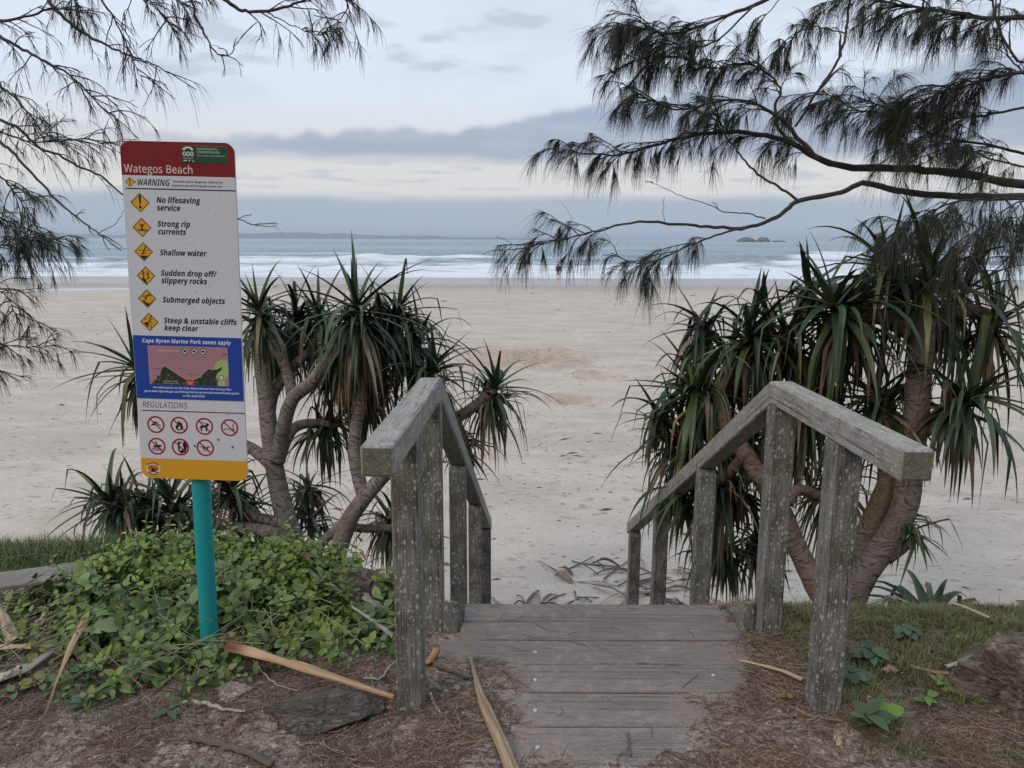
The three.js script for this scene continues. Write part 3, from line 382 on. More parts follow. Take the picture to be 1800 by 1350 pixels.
// ---------------------------------------------------------------- screw pines (pandanus)
const scars = (u, v) => { const w = fbm(u * 7 + 2, v * 6, 2); return 0.6 * fbm(u * 26 + 4, v * 190 + w * 30, 2) + 0.4 * fbm(u * 9 + 40, v * 70 + w * 22, 2); };
const barkTex = colourMap(512, 1024, 0.5, 1.0, (u, v) => { const s = scars(u, v), n = fbm(u * 24, v * 30, 4), f = vn(u * 420, v * 420), m = fbm(u * 6 + 30, v * 5, 3); let c = mix3([0.15, 0.125, 0.115], [0.36, 0.315, 0.295], 0.7 * n + 0.3 * fbm(u * 5, v * 4, 3)); c = mix3(c, [0.045, 0.035, 0.03], 0.8 * sst(0.56, 0.66, s)); c = mix3(c, [0.03, 0.025, 0.022], 0.8 * spots(u, v, 0.017, 0.009, 0.2, 4, 0.12, 0.3)); c = mix3(c, [0.44, 0.41, 0.385], 0.45 * sst(0.66, 0.85, f)); return mix3(c, [0.15, 0.135, 0.085], 0.4 * sst(0.55, 0.7, m)); });
const barkBump = heightMap(512, 1024, 0.5, 1.0, (u, v) => 1 - 0.7 * sst(0.5, 0.68, scars(u, v)) - 0.3 * fbm(u * 60, v * 60, 3));
const barkMat = std({ map: barkTex, bumpMap: barkBump, bumpScale: 0.004, roughness: 0.9, vertexColors: true });
const strapMat = std({ vertexColors: true, roughness: 0.48 }), dryMat = std({ vertexColors: true, roughness: 0.8 });
const GREENS = [[0.02, 0.042, 0.017], [0.027, 0.055, 0.02], [0.038, 0.07, 0.027], [0.024, 0.05, 0.023], [0.055, 0.085, 0.028]], DRY = [[0.13, 0.085, 0.055], [0.18, 0.125, 0.085], [0.09, 0.062, 0.045], [0.22, 0.165, 0.115], [0.11, 0.07, 0.05]];
// one strap leaf: a channelled blade that arches under its own weight, sometimes creased
function strap(g, base, dir, L, w, droop, kink, col, r, tipCol) {
  const n = 8, first = g.count; let p = base.slice(), d = unit(dir), tw = r.s(0.35);
  let s = unit(cross(d, abs(d[1]) < 0.97 ? [0, 1, 0] : [r.s(), 0, r.s()])); const fold = 0.32;
  for (let i = 0; i <= n; i++) {
    const t = i / n, ww = w * 0.5 * (t < 0.1 ? 0.8 + 2 * t : 1) * (1 - pow(t, 2.1)) * (1 - 0.35 * t) * (0.82 + 0.36 * vn(t * 6, base[0] * 91)) + 0.0008, sd = unit(sub(s, [d[0] * dot(s, d), d[1] * dot(s, d), d[2] * dot(s, d)])), nr = cross(sd, d);
    const a = tw * t, sx = add([sd[0] * cos(a), sd[1] * cos(a), sd[2] * cos(a)], nr, sin(a)), c = mix3(col, tipCol || col, sst(0.72, 1, t)), e = mul3(c, 1.25), y = ww * fold;
    g.v(...add(add(p, sx, -ww), nr, y), 0, t, e); g.v(...add(p, nr, -y * 0.6), 0.5, t, c); g.v(...add(add(p, sx, ww), nr, y), 1, t, e); s = sd;
    const step = L / n; d = unit(add(d, [0, -1, 0], droop * step * (0.4 + 2.2 * t))); if (kink && i === kink) d = unit(add(mul3(d, 0.42), [r.s(0.15), -1, r.s(0.15)], 0.95)); p = add(p, d, step);
  }
  for (let i = 0; i < n; i++) { const a = first + i * 3; g.q(a, a + 1, a + 4, a + 3); g.q(a + 1, a + 2, a + 5, a + 4); }
}
function rosette(tree, C, axis, n, L, w, o, r) {
  const a = unit(axis), x = unit(cross(a, abs(a[1]) < 0.9 ? [0, 1, 0] : [1, 0, 0])), y = cross(a, x); const hub = new GB(); tube(hub, [add(C, a, -0.12), C, add(C, a, 0.05)], (t) => lerp(0.03, 0.012, t) * (o.k || 1), 7, [0.55, 0.5, 0.4]);
  const grp = part('leaf_rosette', hub.geo(), barkMat, tree), dead = o.dead;
  for (let i = 0; i < n; i++) {
    const q = i / n, az = i * 2.39996 + r.s(0.3), ph = lerp(0.15, o.open || 1.6, pow(q, 0.7)) + r.s(0.28), rd = add([x[0] * cos(az), x[1] * cos(az), x[2] * cos(az)], y, sin(az)), dir = add([a[0] * cos(ph), a[1] * cos(ph), a[2] * cos(ph)], rd, sin(ph));
    const g = new GB(), l = L * lerp(0.55, 1.08, sst(0, 0.4, q)) * r.r(0.75, 1.12), col = mul3(r.pick(GREENS), r.r(0.75, 1.25)), yel = r() < 0.1;
    strap(g, add(add(C, a, 0.05 - 0.1 * q), rd, 0.012), dir, l, w * r.r(0.8, 1.15), (o.droop || 2.6) * r.r(0.3, 1.5) * (0.35 + 1.1 * q), r() < (o.kink ?? 0.4) * (0.45 + q) ? 3 + floor(r() * 4) : 0, yel ? r.pick([[0.15, 0.16, 0.05], [0.17, 0.13, 0.06], [0.12, 0.14, 0.04]]) : col, r, r() < 0.6 ? r.pick([[0.14, 0.1, 0.05], [0.1, 0.09, 0.035]]) : null);
    part('leaf', g.geo(), strapMat, grp);
  }
  for (let i = 0; i < (o.dry ?? 10) * 1.6; i++) { const az = r() * 6.28, rd = add([x[0] * cos(az), x[1] * cos(az), x[2] * cos(az)], y, sin(az)); strap(dead, add(add(C, a, -0.05 - 0.14 * r()), rd, 0.02), add(add(rd, [0, -0.9, 0]), a, -0.3), L * r.r(0.45, 0.95), w * r.r(0.45, 0.9), 5, 0, r.pick(DRY), r); }
  for (let i = 0; i < (o.low ?? 12) * 2.2; i++) { const az = r() * 6.28, wild = r(), rd = add([x[0] * cos(az), x[1] * cos(az), x[2] * cos(az)], y, sin(az)); strap(o.under, add(add(C, a, -0.03 - 0.1 * r()), rd, 0.02), add(add(rd, [r.s(0.3), wild < 0.4 ? 0.5 * r() : -0.35 - 0.5 * r(), r.s(0.3)]), a, wild < 0.4 ? 0.5 : 0), L * r.r(0.5, 1.02), w * r.r(0.5, 1), 3.4 * r.r(0.3, 1.4), r() < 0.5 ? 2 + floor(r() * 4) : 0, r() < 0.16 ? r.pick(DRY) : mul3(r.pick(GREENS), r.r(0.6, 1)), r, r() < 0.4 ? [0.12, 0.09, 0.05] : null); }
}
function pandanus(label, trunks, heads, seed, L, w) {
  const t = thing('screw_pine_tree', label, 'tree', 'screw pines beside the stair'), r = rng(seed), dead = new GB(), under = new GB();
  trunks.forEach(([pts, r0, r1, c]) => { const g = new GB(), n = max(14, pts.length * 7), p = path(pts, n); tube(g, p, (k) => lerp(r0, r1, pow(k, 0.7)), 14, c || [1, 1, 1], true, 0.05); part('trunk', g.geo(), barkMat, t); });
  heads.forEach(([C, a, n, o = {}]) => rosette(t, C, a, n, L * (o.L || 1), w * (o.w || 1), { ...o, dead, under }, r));
  tag(part('dry_leaf_skirt', dead.geo(), dryMat, t), null, null, null, 'stuff'); tag(part('lower_leaves', under.geo(), strapMat, t), null, null, null, 'stuff');
}
pandanus('many-branched screw pine with pale ringed trunks, behind the warning sign', [
  [[[-1.221,-0.999,-4.7],[-1.318,-0.635,-4.7],[-1.386,-0.506,-4.765],[-1.473,-0.238,-4.787],[-1.534,0.066,-4.81],[-1.57,0.351,-4.833],[-1.589,0.606,-4.855],[-1.614,0.807,-4.878],[-1.637,0.988,-4.9]], 0.090, 0.043],
  [[[-1.518,0.185,-4.8],[-1.481,0.307,-4.771],[-1.447,0.438,-4.743],[-1.369,0.621,-4.714],[-1.25,0.718,-4.686],[-1.146,0.848,-4.657],[-1.062,0.958,-4.629],[-0.95,1.045,-4.6]], 0.052, 0.036, [0.9, 0.88, 0.86]],
  [[[-1.401,0.6,-4.8],[-1.422,0.685,-4.838],[-1.454,0.778,-4.875],[-1.521,0.902,-4.912],[-1.606,1.037,-4.95]], 0.039, 0.033, [0.85, 0.82, 0.8]],
  [[[-1.578,0.438,-4.85],[-1.551,0.614,-4.912],[-1.45,0.762,-4.975],[-1.35,0.866,-5.037],[-1.285,0.984,-5.1]], 0.039, 0.031, [0.9, 0.9, 0.88]],
  [[[-1.502,0.204,-4.8],[-1.478,0.298,-4.875],[-1.44,0.368,-4.95],[-1.357,0.381,-5.025],[-1.242,0.348,-5.1]], 0.040, 0.031],
  [[[-1.549,0.146,-4.8],[-1.679,0.255,-4.82],[-1.848,0.318,-4.84],[-2.07,0.426,-4.86],[-2.289,0.58,-4.88],[-2.415,0.725,-4.9]], 0.041, 0.034],
  [[[-1.388,-0.427,-4.72],[-1.463,-0.293,-4.68],[-1.561,-0.235,-4.64],[-1.768,-0.19,-4.6],[-1.893,-0.141,-4.56],[-2.089,-0.093,-4.52],[-2.212,-0.057,-4.48],[-2.318,-0.021,-4.44],[-2.406,0.037,-4.4]], 0.047, 0.028, [0.85, 0.8, 0.78]],
  [[[-1.452,-0.262,-4.75],[-1.517,-0.212,-4.74],[-1.663,-0.17,-4.73],[-1.744,-0.105,-4.72],[-1.793,-0.009,-4.71],[-1.806,0.062,-4.7]], 0.039, 0.031],
  [[[-1.21,-0.999,-4.7],[-1.175,-0.558,-4.706],[-1.104,-0.324,-4.713],[-1.041,-0.171,-4.719],[-0.95,-0.042,-4.725],[-0.856,0.071,-4.731],[-0.756,0.176,-4.737],[-0.615,0.355,-4.744],[-0.503,0.613,-4.75]], 0.073, 0.039, [1, 1, 1.02]],
  [[[-0.942,-0.055,-4.72],[-0.981,0.069,-4.75],[-1.011,0.212,-4.78],[-1.012,0.359,-4.81],[-0.979,0.548,-4.84],[-0.953,0.718,-4.87],[-0.922,0.954,-4.9]], 0.047, 0.034],
  [[[-1.31,-0.457,-4.7],[-1.24,-0.353,-4.733],[-1.151,-0.268,-4.767],[-1.073,-0.182,-4.8]], 0.033, 0.029],
  [[[-1.066,-0.229,-4.72],[-0.968,-0.268,-4.78],[-0.817,-0.291,-4.84],[-0.724,-0.338,-4.9]], 0.031, 0.026, [0.7, 0.66, 0.64]],
  [[[-0.634,0.335,-4.75],[-0.475,0.432,-4.812],[-0.325,0.479,-4.875],[-0.205,0.553,-4.938],[-0.128,0.602,-5]], 0.043, 0.034, [0.75, 0.6, 0.55]],
  [[[-0.372,0.45,-4.9],[-0.32,0.322,-4.95],[-0.297,0.21,-5]], 0.026, 0.022, [0.7, 0.6, 0.55]],
], [
  [[-1.634,1.137,-4.95], [-0.1, 1, 0.1], 21, { dry: 8, low: 24, open: 1.7, kink: 0.45 }], [[-1.281,1.079,-5.1], [-0.15, 1, 0.1], 21, { dry: 10, low: 24, open: 1.7 }], [[-0.928,1.182,-4.6], [0.05, 1, 0.15], 25, { L: 1.15, w: 1.15, dry: 22, low: 28, open: 1.75, kink: 0.4 }],
  [[-0.848,1.009,-4.9], [0.6, 0.8, 0], 20, { dry: 18, low: 24, open: 1.7 }], [[-0.498,0.787,-4.8], [0.3, 1, 0], 20, { dry: 8, low: 24, open: 1.7 }], [[-0.113,0.621,-5], [0.35, 0.9, 0.1], 20, { dry: 10, low: 24, open: 1.75, kink: 0.35 }], [[-0.293,0.191,-5], [0.3, -0.7, 0.3], 9, { L: 0.6, dry: 5, low: 12 }],
  [[-2.436,0.781,-4.9], [-0.45, 1, 0.15], 21, { L: 1.1, dry: 5, open: 1.7, droop: 1.7, kink: 0.15 }], [[-2.43,0.044,-4.4], [-0.9, 0.5, 0.1], 20, { L: 0.85, dry: 8, low: 33, open: 1.6 }], [[-2.123,0,-4.55], [-0.3, 0.9, -0.2], 16, { L: 0.85, dry: 4, low: 31, open: 1.6 }],
  [[-1.805,0.081,-4.7], [-0.2, 0.8, -0.3], 14, { L: 0.9, dry: 6, low: 23 }], [[-1.203,0.348,-5.1], [0.6, 0.25, 0.1], 15, { L: 0.85, dry: 8, low: 28 }], [[-1.381,-0.298,-5], [0, 1, 0.2], 13, { L: 0.75, dry: 0, low: 11, open: 1.35 }], [[-0.717,-0.35,-4.9], [0.6, -0.1, 0.2], 11, { L: 0.8, dry: 2, low: 20 }], [[-0.963,0.875,-5.15], [0, 1, -0.2], 13, { dry: 20, low: 25 }],
  [[-1.465,1.126,-5.2], [-0.1, 1, -0.1], 10, { dry: 14, low: 42, open: 1.7 }], [[-0.735,1.151,-4.95], [0.5, 0.9, 0], 12, { dry: 16, low: 44, open: 1.75 }], [[-0.61,0.949,-4.95], [0.5, 0.8, 0.1], 10, { dry: 8, low: 36 }], [[-1.061,0.953,-4.9], [0, 0.8, 0.3], 6, { dry: 26, low: 42 }],
  [[-2.333,0.019,-4.6], [-0.3, 0.8, 0.1], 3, { dry: 4, low: 25, L: 0.85 }],
  [[-2.023,-0.072,-4.7], [-0.1, 0.8, 0.1], 3, { dry: 4, low: 25, L: 0.85 }],
  [[-1.784,-0.122,-4.9], [0.0, 0.8, 0.1], 3, { dry: 8, low: 25, L: 0.85 }],
  [[-1.631,0.912,-5.2], [-0.2, 0.8, 0.1], 3, { dry: 12, low: 25, L: 0.85 }],
  [[-0.982,0.558,-5.2], [0.2, 0.8, 0.1], 3, { dry: 14, low: 25, L: 0.85 }],
  [[-1.444,-0.099,-5.2], [0.0, 0.8, 0.1], 3, { dry: 6, low: 25, L: 0.85 }],
  [[-0.83,-0.271,-5.1], [0.3, 0.8, 0.1], 3, { dry: 8, low: 25, L: 0.85 }],
  [[-1.241,0.748,-5.25], [0.0, 0.8, 0.1], 3, { dry: 16, low: 25, L: 0.85 }],
], 11, 0.5, 0.036);
pandanus('dense dark screw pine with reddish-brown trunks, behind the rock-side handrail', [
  [[[1.878,-0.705,-4],[1.898,-0.509,-4.025],[1.935,-0.365,-4.05],[1.994,-0.246,-4.075],[2.081,-0.13,-4.1],[2.169,-0.003,-4.125],[2.229,0.133,-4.15],[2.249,0.283,-4.175],[2.262,0.476,-4.2],[2.281,0.635,-4.225],[2.288,0.793,-4.25],[2.297,1.016,-4.275],[2.307,1.173,-4.3]], 0.085, 0.066, [0.68, 0.63, 0.60]],
  [[[1.865,-0.681,-4.02],[1.88,-0.493,-4.062],[1.939,-0.322,-4.104],[1.986,-0.161,-4.147],[2.057,-0.019,-4.189],[2.129,0.128,-4.231],[2.19,0.252,-4.273],[2.222,0.41,-4.316],[2.184,0.604,-4.358],[2.09,0.764,-4.4]], 0.075, 0.05, [0.51, 0.46, 0.34]],
  [[[1.862,-0.67,-4],[1.858,-0.498,-4.07],[1.779,-0.392,-4.14],[1.74,-0.301,-4.21],[1.683,-0.172,-4.28],[1.61,0.013,-4.35],[1.503,0.185,-4.42],[1.394,0.359,-4.49],[1.304,0.465,-4.56],[1.212,0.566,-4.63],[1.145,0.63,-4.7]], 0.075, 0.045, [0.71, 0.58, 0.51]],
  [[[1.621,0.084,-4.3],[1.679,0.154,-4.333],[1.829,0.108,-4.367],[1.966,0.05,-4.4]], 0.035, 0.03, [0.61, 0.54, 0.49]],
  [[[1.401,0.335,-4.45],[1.356,0.22,-4.533],[1.313,0.132,-4.617],[1.273,0.075,-4.7]], 0.038, 0.034, [0.54, 0.37, 0.31]],
  [[[1.287,0.48,-4.5],[1.271,0.584,-4.55],[1.265,0.687,-4.6],[1.328,0.802,-4.65],[1.475,0.919,-4.7]], 0.04, 0.038, [0.58, 0.42, 0.34]],
  [[[2.287,0.513,-4.25],[2.349,0.566,-4.213],[2.39,0.656,-4.175],[2.444,0.713,-4.137],[2.496,0.76,-4.1]], 0.046, 0.04, [0.65, 0.54, 0.49]],
  [[[2.308,1.045,-4.3],[2.194,1.122,-4.3],[2.061,1.182,-4.3],[1.91,1.194,-4.3],[1.812,1.219,-4.3]], 0.05, 0.042, [0.54, 0.34, 0.26]],
  [[[2.308,1.045,-4.3],[2.46,1.167,-4.367],[2.623,1.21,-4.433],[2.835,1.155,-4.5]], 0.045, 0.04, [0.48, 0.34, 0.27]],
  [[[2.109,-0.159,-4.05],[2.21,-0.092,-4.075],[2.269,-0.044,-4.1]], 0.026, 0.024, [0.48, 0.41, 0.34]],
], [
  [[2.305,1.379,-4.3], [0.1, 1, 0.25], 25, { L: 1.0, w: 1.15, dry: 8, low: 6, open: 1.8, droop: 1.9, kink: 0.7 }], [[2.149,1.451,-4.45], [-0.25, 1, 0.1], 21, { L: 1.05, w: 1.1, dry: 6, low: 21, open: 1.8, kink: 0.6 }], [[1.805,1.235,-4.3], [-0.6, 0.8, 0.2], 23, { L: 1.05, w: 1.1, dry: 12, low: 33, open: 1.75, kink: 0.45 }],
  [[1.462,1.025,-4.7], [-0.15, 1, 0.1], 23, { L: 0.95, w: 1.1, dry: 12, low: 27, open: 1.75, kink: 0.5 }], [[1.143,0.666,-4.7], [-0.7, 0.6, 0.2], 22, { L: 0.95, dry: 12, low: 33, open: 1.8, droop: 2.2, kink: 0.5 }], [[1.261,0.051,-4.75], [-0.7, 0.35, 0], 21, { L: 0.95, w: 0.75, dry: 6, low: 30, droop: 2, kink: 0.2 }],
  [[1.864,0.686,-4.8], [-0.1, 0.9, 0.1], 18, { dry: 8, low: 36 }], [[2.178,0.013,-4.9], [0.2, 0.6, 0.2], 16, { w: 0.8, dry: 6, low: 39 }], [[2.505,0.76,-4.1], [0.7, 0.6, 0.25], 22, { L: 0.9, w: 1.05, dry: 8, low: 21, open: 1.8, kink: 0.4 }], [[2.846,1.115,-4.5], [0.6, 0.7, 0], 20, { dry: 4, low: 18, open: 1.7, kink: 0.55 }],
  [[2.28,-0.02,-4.1], [0.3, -0.4, 0.5], 10, { L: 0.5, w: 0.55, dry: 8, low: 12 }], [[2.129,0.696,-4.4], [-0.3, 0.8, -0.3], 16, { dry: 6, low: 27 }],
  [[1.717,0.984,-4.75], [-0.2, 1, 0], 10, { dry: 12, low: 39, kink: 0.5 }], [[1.087,0.321,-4.9], [-0.6, 0.4, 0], 10, { dry: 10, low: 39, droop: 3 }], [[1.565,0.336,-5], [0, 0.6, 0], 6, { dry: 14, low: 45 }], [[2.62,1.287,-4.5], [0.3, 0.9, 0.2], 10, { dry: 6, low: 12, kink: 0.7 }], [[1.417,-0.473,-5], [-0.2, 0.3, 0.2], 6, { dry: 10, low: 30, L: 0.8 }],
  [[0.938,0.52,-4.95], [-0.5, 0.8, 0.1], 3, { dry: 9, low: 15, kink: 0.7, L: 0.78 }],
  [[1.12,0.814,-4.9], [-0.5, 0.8, 0.1], 3, { dry: 9, low: 15, kink: 0.7, L: 0.78 }],
  [[1.392,0.807,-4.95], [-0.5, 0.8, 0.1], 3, { dry: 9, low: 15, kink: 0.7, L: 0.78 }],
  [[1.665,0.629,-4.9], [-0.1, 0.8, 0.1], 3, { dry: 9, low: 15, kink: 0.7, L: 0.78 }],
  [[1.504,-0.038,-5.05], [-0.5, 0.8, 0.1], 3, { dry: 9, low: 15, kink: 0.7, L: 0.78 }],
  [[1.105,-0.064,-5], [-0.5, 0.8, 0.1], 3, { dry: 9, low: 15, kink: 0.7, L: 0.78 }],
  [[1.958,0.899,-4.85], [-0.1, 0.8, 0.1], 3, { dry: 9, low: 15, kink: 0.7, L: 0.78 }],
  [[2.184,1.11,-4.75], [-0.1, 0.8, 0.1], 3, { dry: 9, low: 15, kink: 0.7, L: 0.78 }],
  [[1.93,0.285,-5.05], [-0.1, 0.8, 0.1], 3, { dry: 9, low: 15, kink: 0.7, L: 0.78 }],
  [[1.612,1.165,-4.9], [-0.1, 0.8, 0.1], 3, { dry: 9, low: 15, kink: 0.7, L: 0.78 }],
  [[2.2,0.495,-5], [-0.1, 0.8, 0.1], 3, { dry: 9, low: 15, kink: 0.7, L: 0.78 }],
  [[1.717,-0.386,-5.1], [-0.1, 0.8, 0.1], 3, { dry: 9, low: 15, kink: 0.7, L: 0.78 }],
  [[1.192,1.103,-4.95], [-0.5, 0.8, 0.1], 3, { dry: 9, low: 15, kink: 0.7, L: 0.78 }],
  [[1.834,1.333,-4.8], [-0.1, 0.8, 0.1], 3, { dry: 9, low: 15, kink: 0.7, L: 0.78 }],
], 23, 0.62, 0.047);
{ // low strap-leaved plant at the foot of the bank
  const t = thing('strap_leaf_plant', 'low dark strap-leaved plant sprawling on the sand behind the grass', 'plant'), r = rng(8), C = [[2.417,-0.412,-4.1], 0][0]; C[1] = groundH(C[0], C[2]) + 0.1;
  for (let i = 0; i < 34; i++) { const g = new GB(), az = i * 2.4, up = r.r(0.3, 1.5); strap(g, add(C, [cos(az) * 0.04, r() * 0.1 - 0.1, sin(az) * 0.04]), [cos(az), up, sin(az)], r.r(0.28, 0.55), 0.055 * r.r(0.8, 1.3), 4 * r.r(0.5, 1.3), r() < 0.4 ? 4 : 0, r() < 0.3 ? r.pick(DRY) : mul3(r.pick(GREENS), 0.85), r); part('leaf', g.geo(), strapMat, t); } }

// ---------------------------------------------------------------- she-oaks: dark limbs with hanging needle-like branchlets
const limbMat = std({ color: new THREE.Color().setRGB(0.085, 0.07, 0.062), roughness: 0.9, bumpMap: barkBump, bumpScale: 0.004 }), needleMat = std({ vertexColors: true, roughness: 0.75 });
function needle(g, p, d, L, w, fall, col, r) { const n = 4, f = g.count; d = unit(d); const s = unit(cross(d, [r.s(), r.s(), r.s()])); for (let i = 0; i <= n; i++) { const ww = w * (1 - 0.6 * i / n) * 0.5; g.v(...add(p, s, -ww), 0, 0, col); g.v(...add(p, s, ww), 0, 0, col); d = unit(add(d, [0, -1, 0], fall / n * 1.4)); p = add(p, d, L / n); } for (let i = 0; i < n; i++) { const a = f + i * 2; g.q(a, a + 1, a + 3, a + 2); } }
function brush(g, pts, n, L, r, fall = 1.7) { n = floor(n * r.r(0.35, 1.75)); const wind = [r.s(0.4), r.s(0.3), r.s(0.4)]; fall *= r.r(0.6, 1.3); L *= r.r(0.75, 1.2); for (let k = 0; k < n; k++) { const i = min(pts.length - 2, floor(pts.length * pow(r(), 0.45))), q = r(), p = add(pts[i], sub(pts[i + 1], pts[i]), q), d = unit(sub(pts[i + 1], pts[i])); needle(g, p, add(add(d, wind), [r.s(0.6), r.s(0.5) + 0.1, r.s(0.6)]), L * r.r(0.4, 1.2), 0.0026 * r.r(0.7, 1.2), fall * r.r(0.6, 1.3), mul3(r() < 0.15 ? [0.05, 0.045, 0.02] : [0.026, 0.034, 0.017], r.r(0.7, 1.4)), r); } }
function limb(tree, pts, r0, r1, o, r) {
  const n = max(10, pts.length * 4), P = path(pts, n).map((p, i) => i && i < n ? add(p, [r.s(0.005), r.s(0.005), r.s(0.005)]) : p), g = new GB(), f = new GB();
  tube(g, P, (k) => lerp(r0, r1, pow(k, 0.7)) * 0.7, r0 > 0.02 ? 9 : 5, [1, 1, 1], true, 0.25);
  const m = o.twigs ?? 8, from = o.from ?? 0.3;
  for (let k = 0; k < m; k++) {
    const t = lerp(from, 1, (k + r()) / m), i = min(n - 1, floor(t * n)), d = unit(sub(P[min(i + 1, n)], P[max(0, i - 1)])), L = (o.len || 0.3) * r.r(0.5, 1.2);
    let q = P[i].slice(), dd = unit(add(add(mul3(d, 0.8), [r.s(0.8), r.s(0.6) + 0.25, r.s(0.8)]), o.lean || [0, 0, 0])); const tp = [q];
    for (let s = 0; s < 5; s++) { dd = unit(add(dd, [r.s(0.25), -0.12 + r.s(0.2), r.s(0.25)])); q = add(q, dd, L / 5); tp.push(q); }
    tube(g, tp, (z) => lerp(max(r1, 0.0035), 0.0016, z), 4, [1, 1, 1], false);
    for (let b = 0; b < (o.sub ?? 3); b++) { const j = 2 + floor(r() * 3); let e = tp[j].slice(), de = unit(add(dd, [r.s(0.9), r.s(0.7), r.s(0.9)])); const ep = [e]; for (let s = 0; s < 3; s++) { de = unit(add(de, [0, -0.2, 0])); e = add(e, de, L * 0.16); ep.push(e); } tube(g, ep, 0.0016, 3, [1, 1, 1], false); if (!o.bare && r() < 0.72) brush(f, ep, floor((o.n ?? 26) * r.r(0.4, 0.9)), o.needle || 0.17, r); }
    if (!o.bare && r() < (o.have ?? 0.8)) brush(f, tp, floor((o.n ?? 26) * r.r(0.6, 1.3)), o.needle || 0.17, r);
  }
  if (!o.bare) brush(f, P.slice(floor(n * 0.8)), floor((o.n ?? 26) * 1.2), o.needle || 0.17, r);
  const b = part('branch', g.geo(), limbMat, tree); if (f.count) tag(part('needle_foliage', f.geo(), needleMat, b), null, null, null, 'stuff');
}
function sheOak(label, trunk, limbs, seed) { const t = thing('she_oak_tree', label, 'tree', 'she-oaks framing the view'), r = rng(seed), g = new GB(); tube(g, path(trunk, 30), (k) => lerp(0.17, 0.07, k), 14, [1, 1, 1], true, 0.2); part('trunk', g.geo(), limbMat, t); limbs.forEach(([p, a, b, o]) => limb(t, p, a, b, o || {}, r)); }
const TR = [[4.9, -1.3, -5.3], [4.75, 0.6, -5.35], [4.6, 2.4, -5.4], [4.65, 4.2, -5.2], [4.4, 5.6, -4.6], [3.9, 6.6, -3.8]], TL = [[-4.6, -1.2, -5.0], [-4.5, 0.8, -4.9], [-4.35, 2.4, -4.8], [-4.2, 4.0, -4.4], [-3.8, 5.4, -3.8], [-3.2, 6.3, -3.0]];
const left = [-0.5, 0.1, 0];
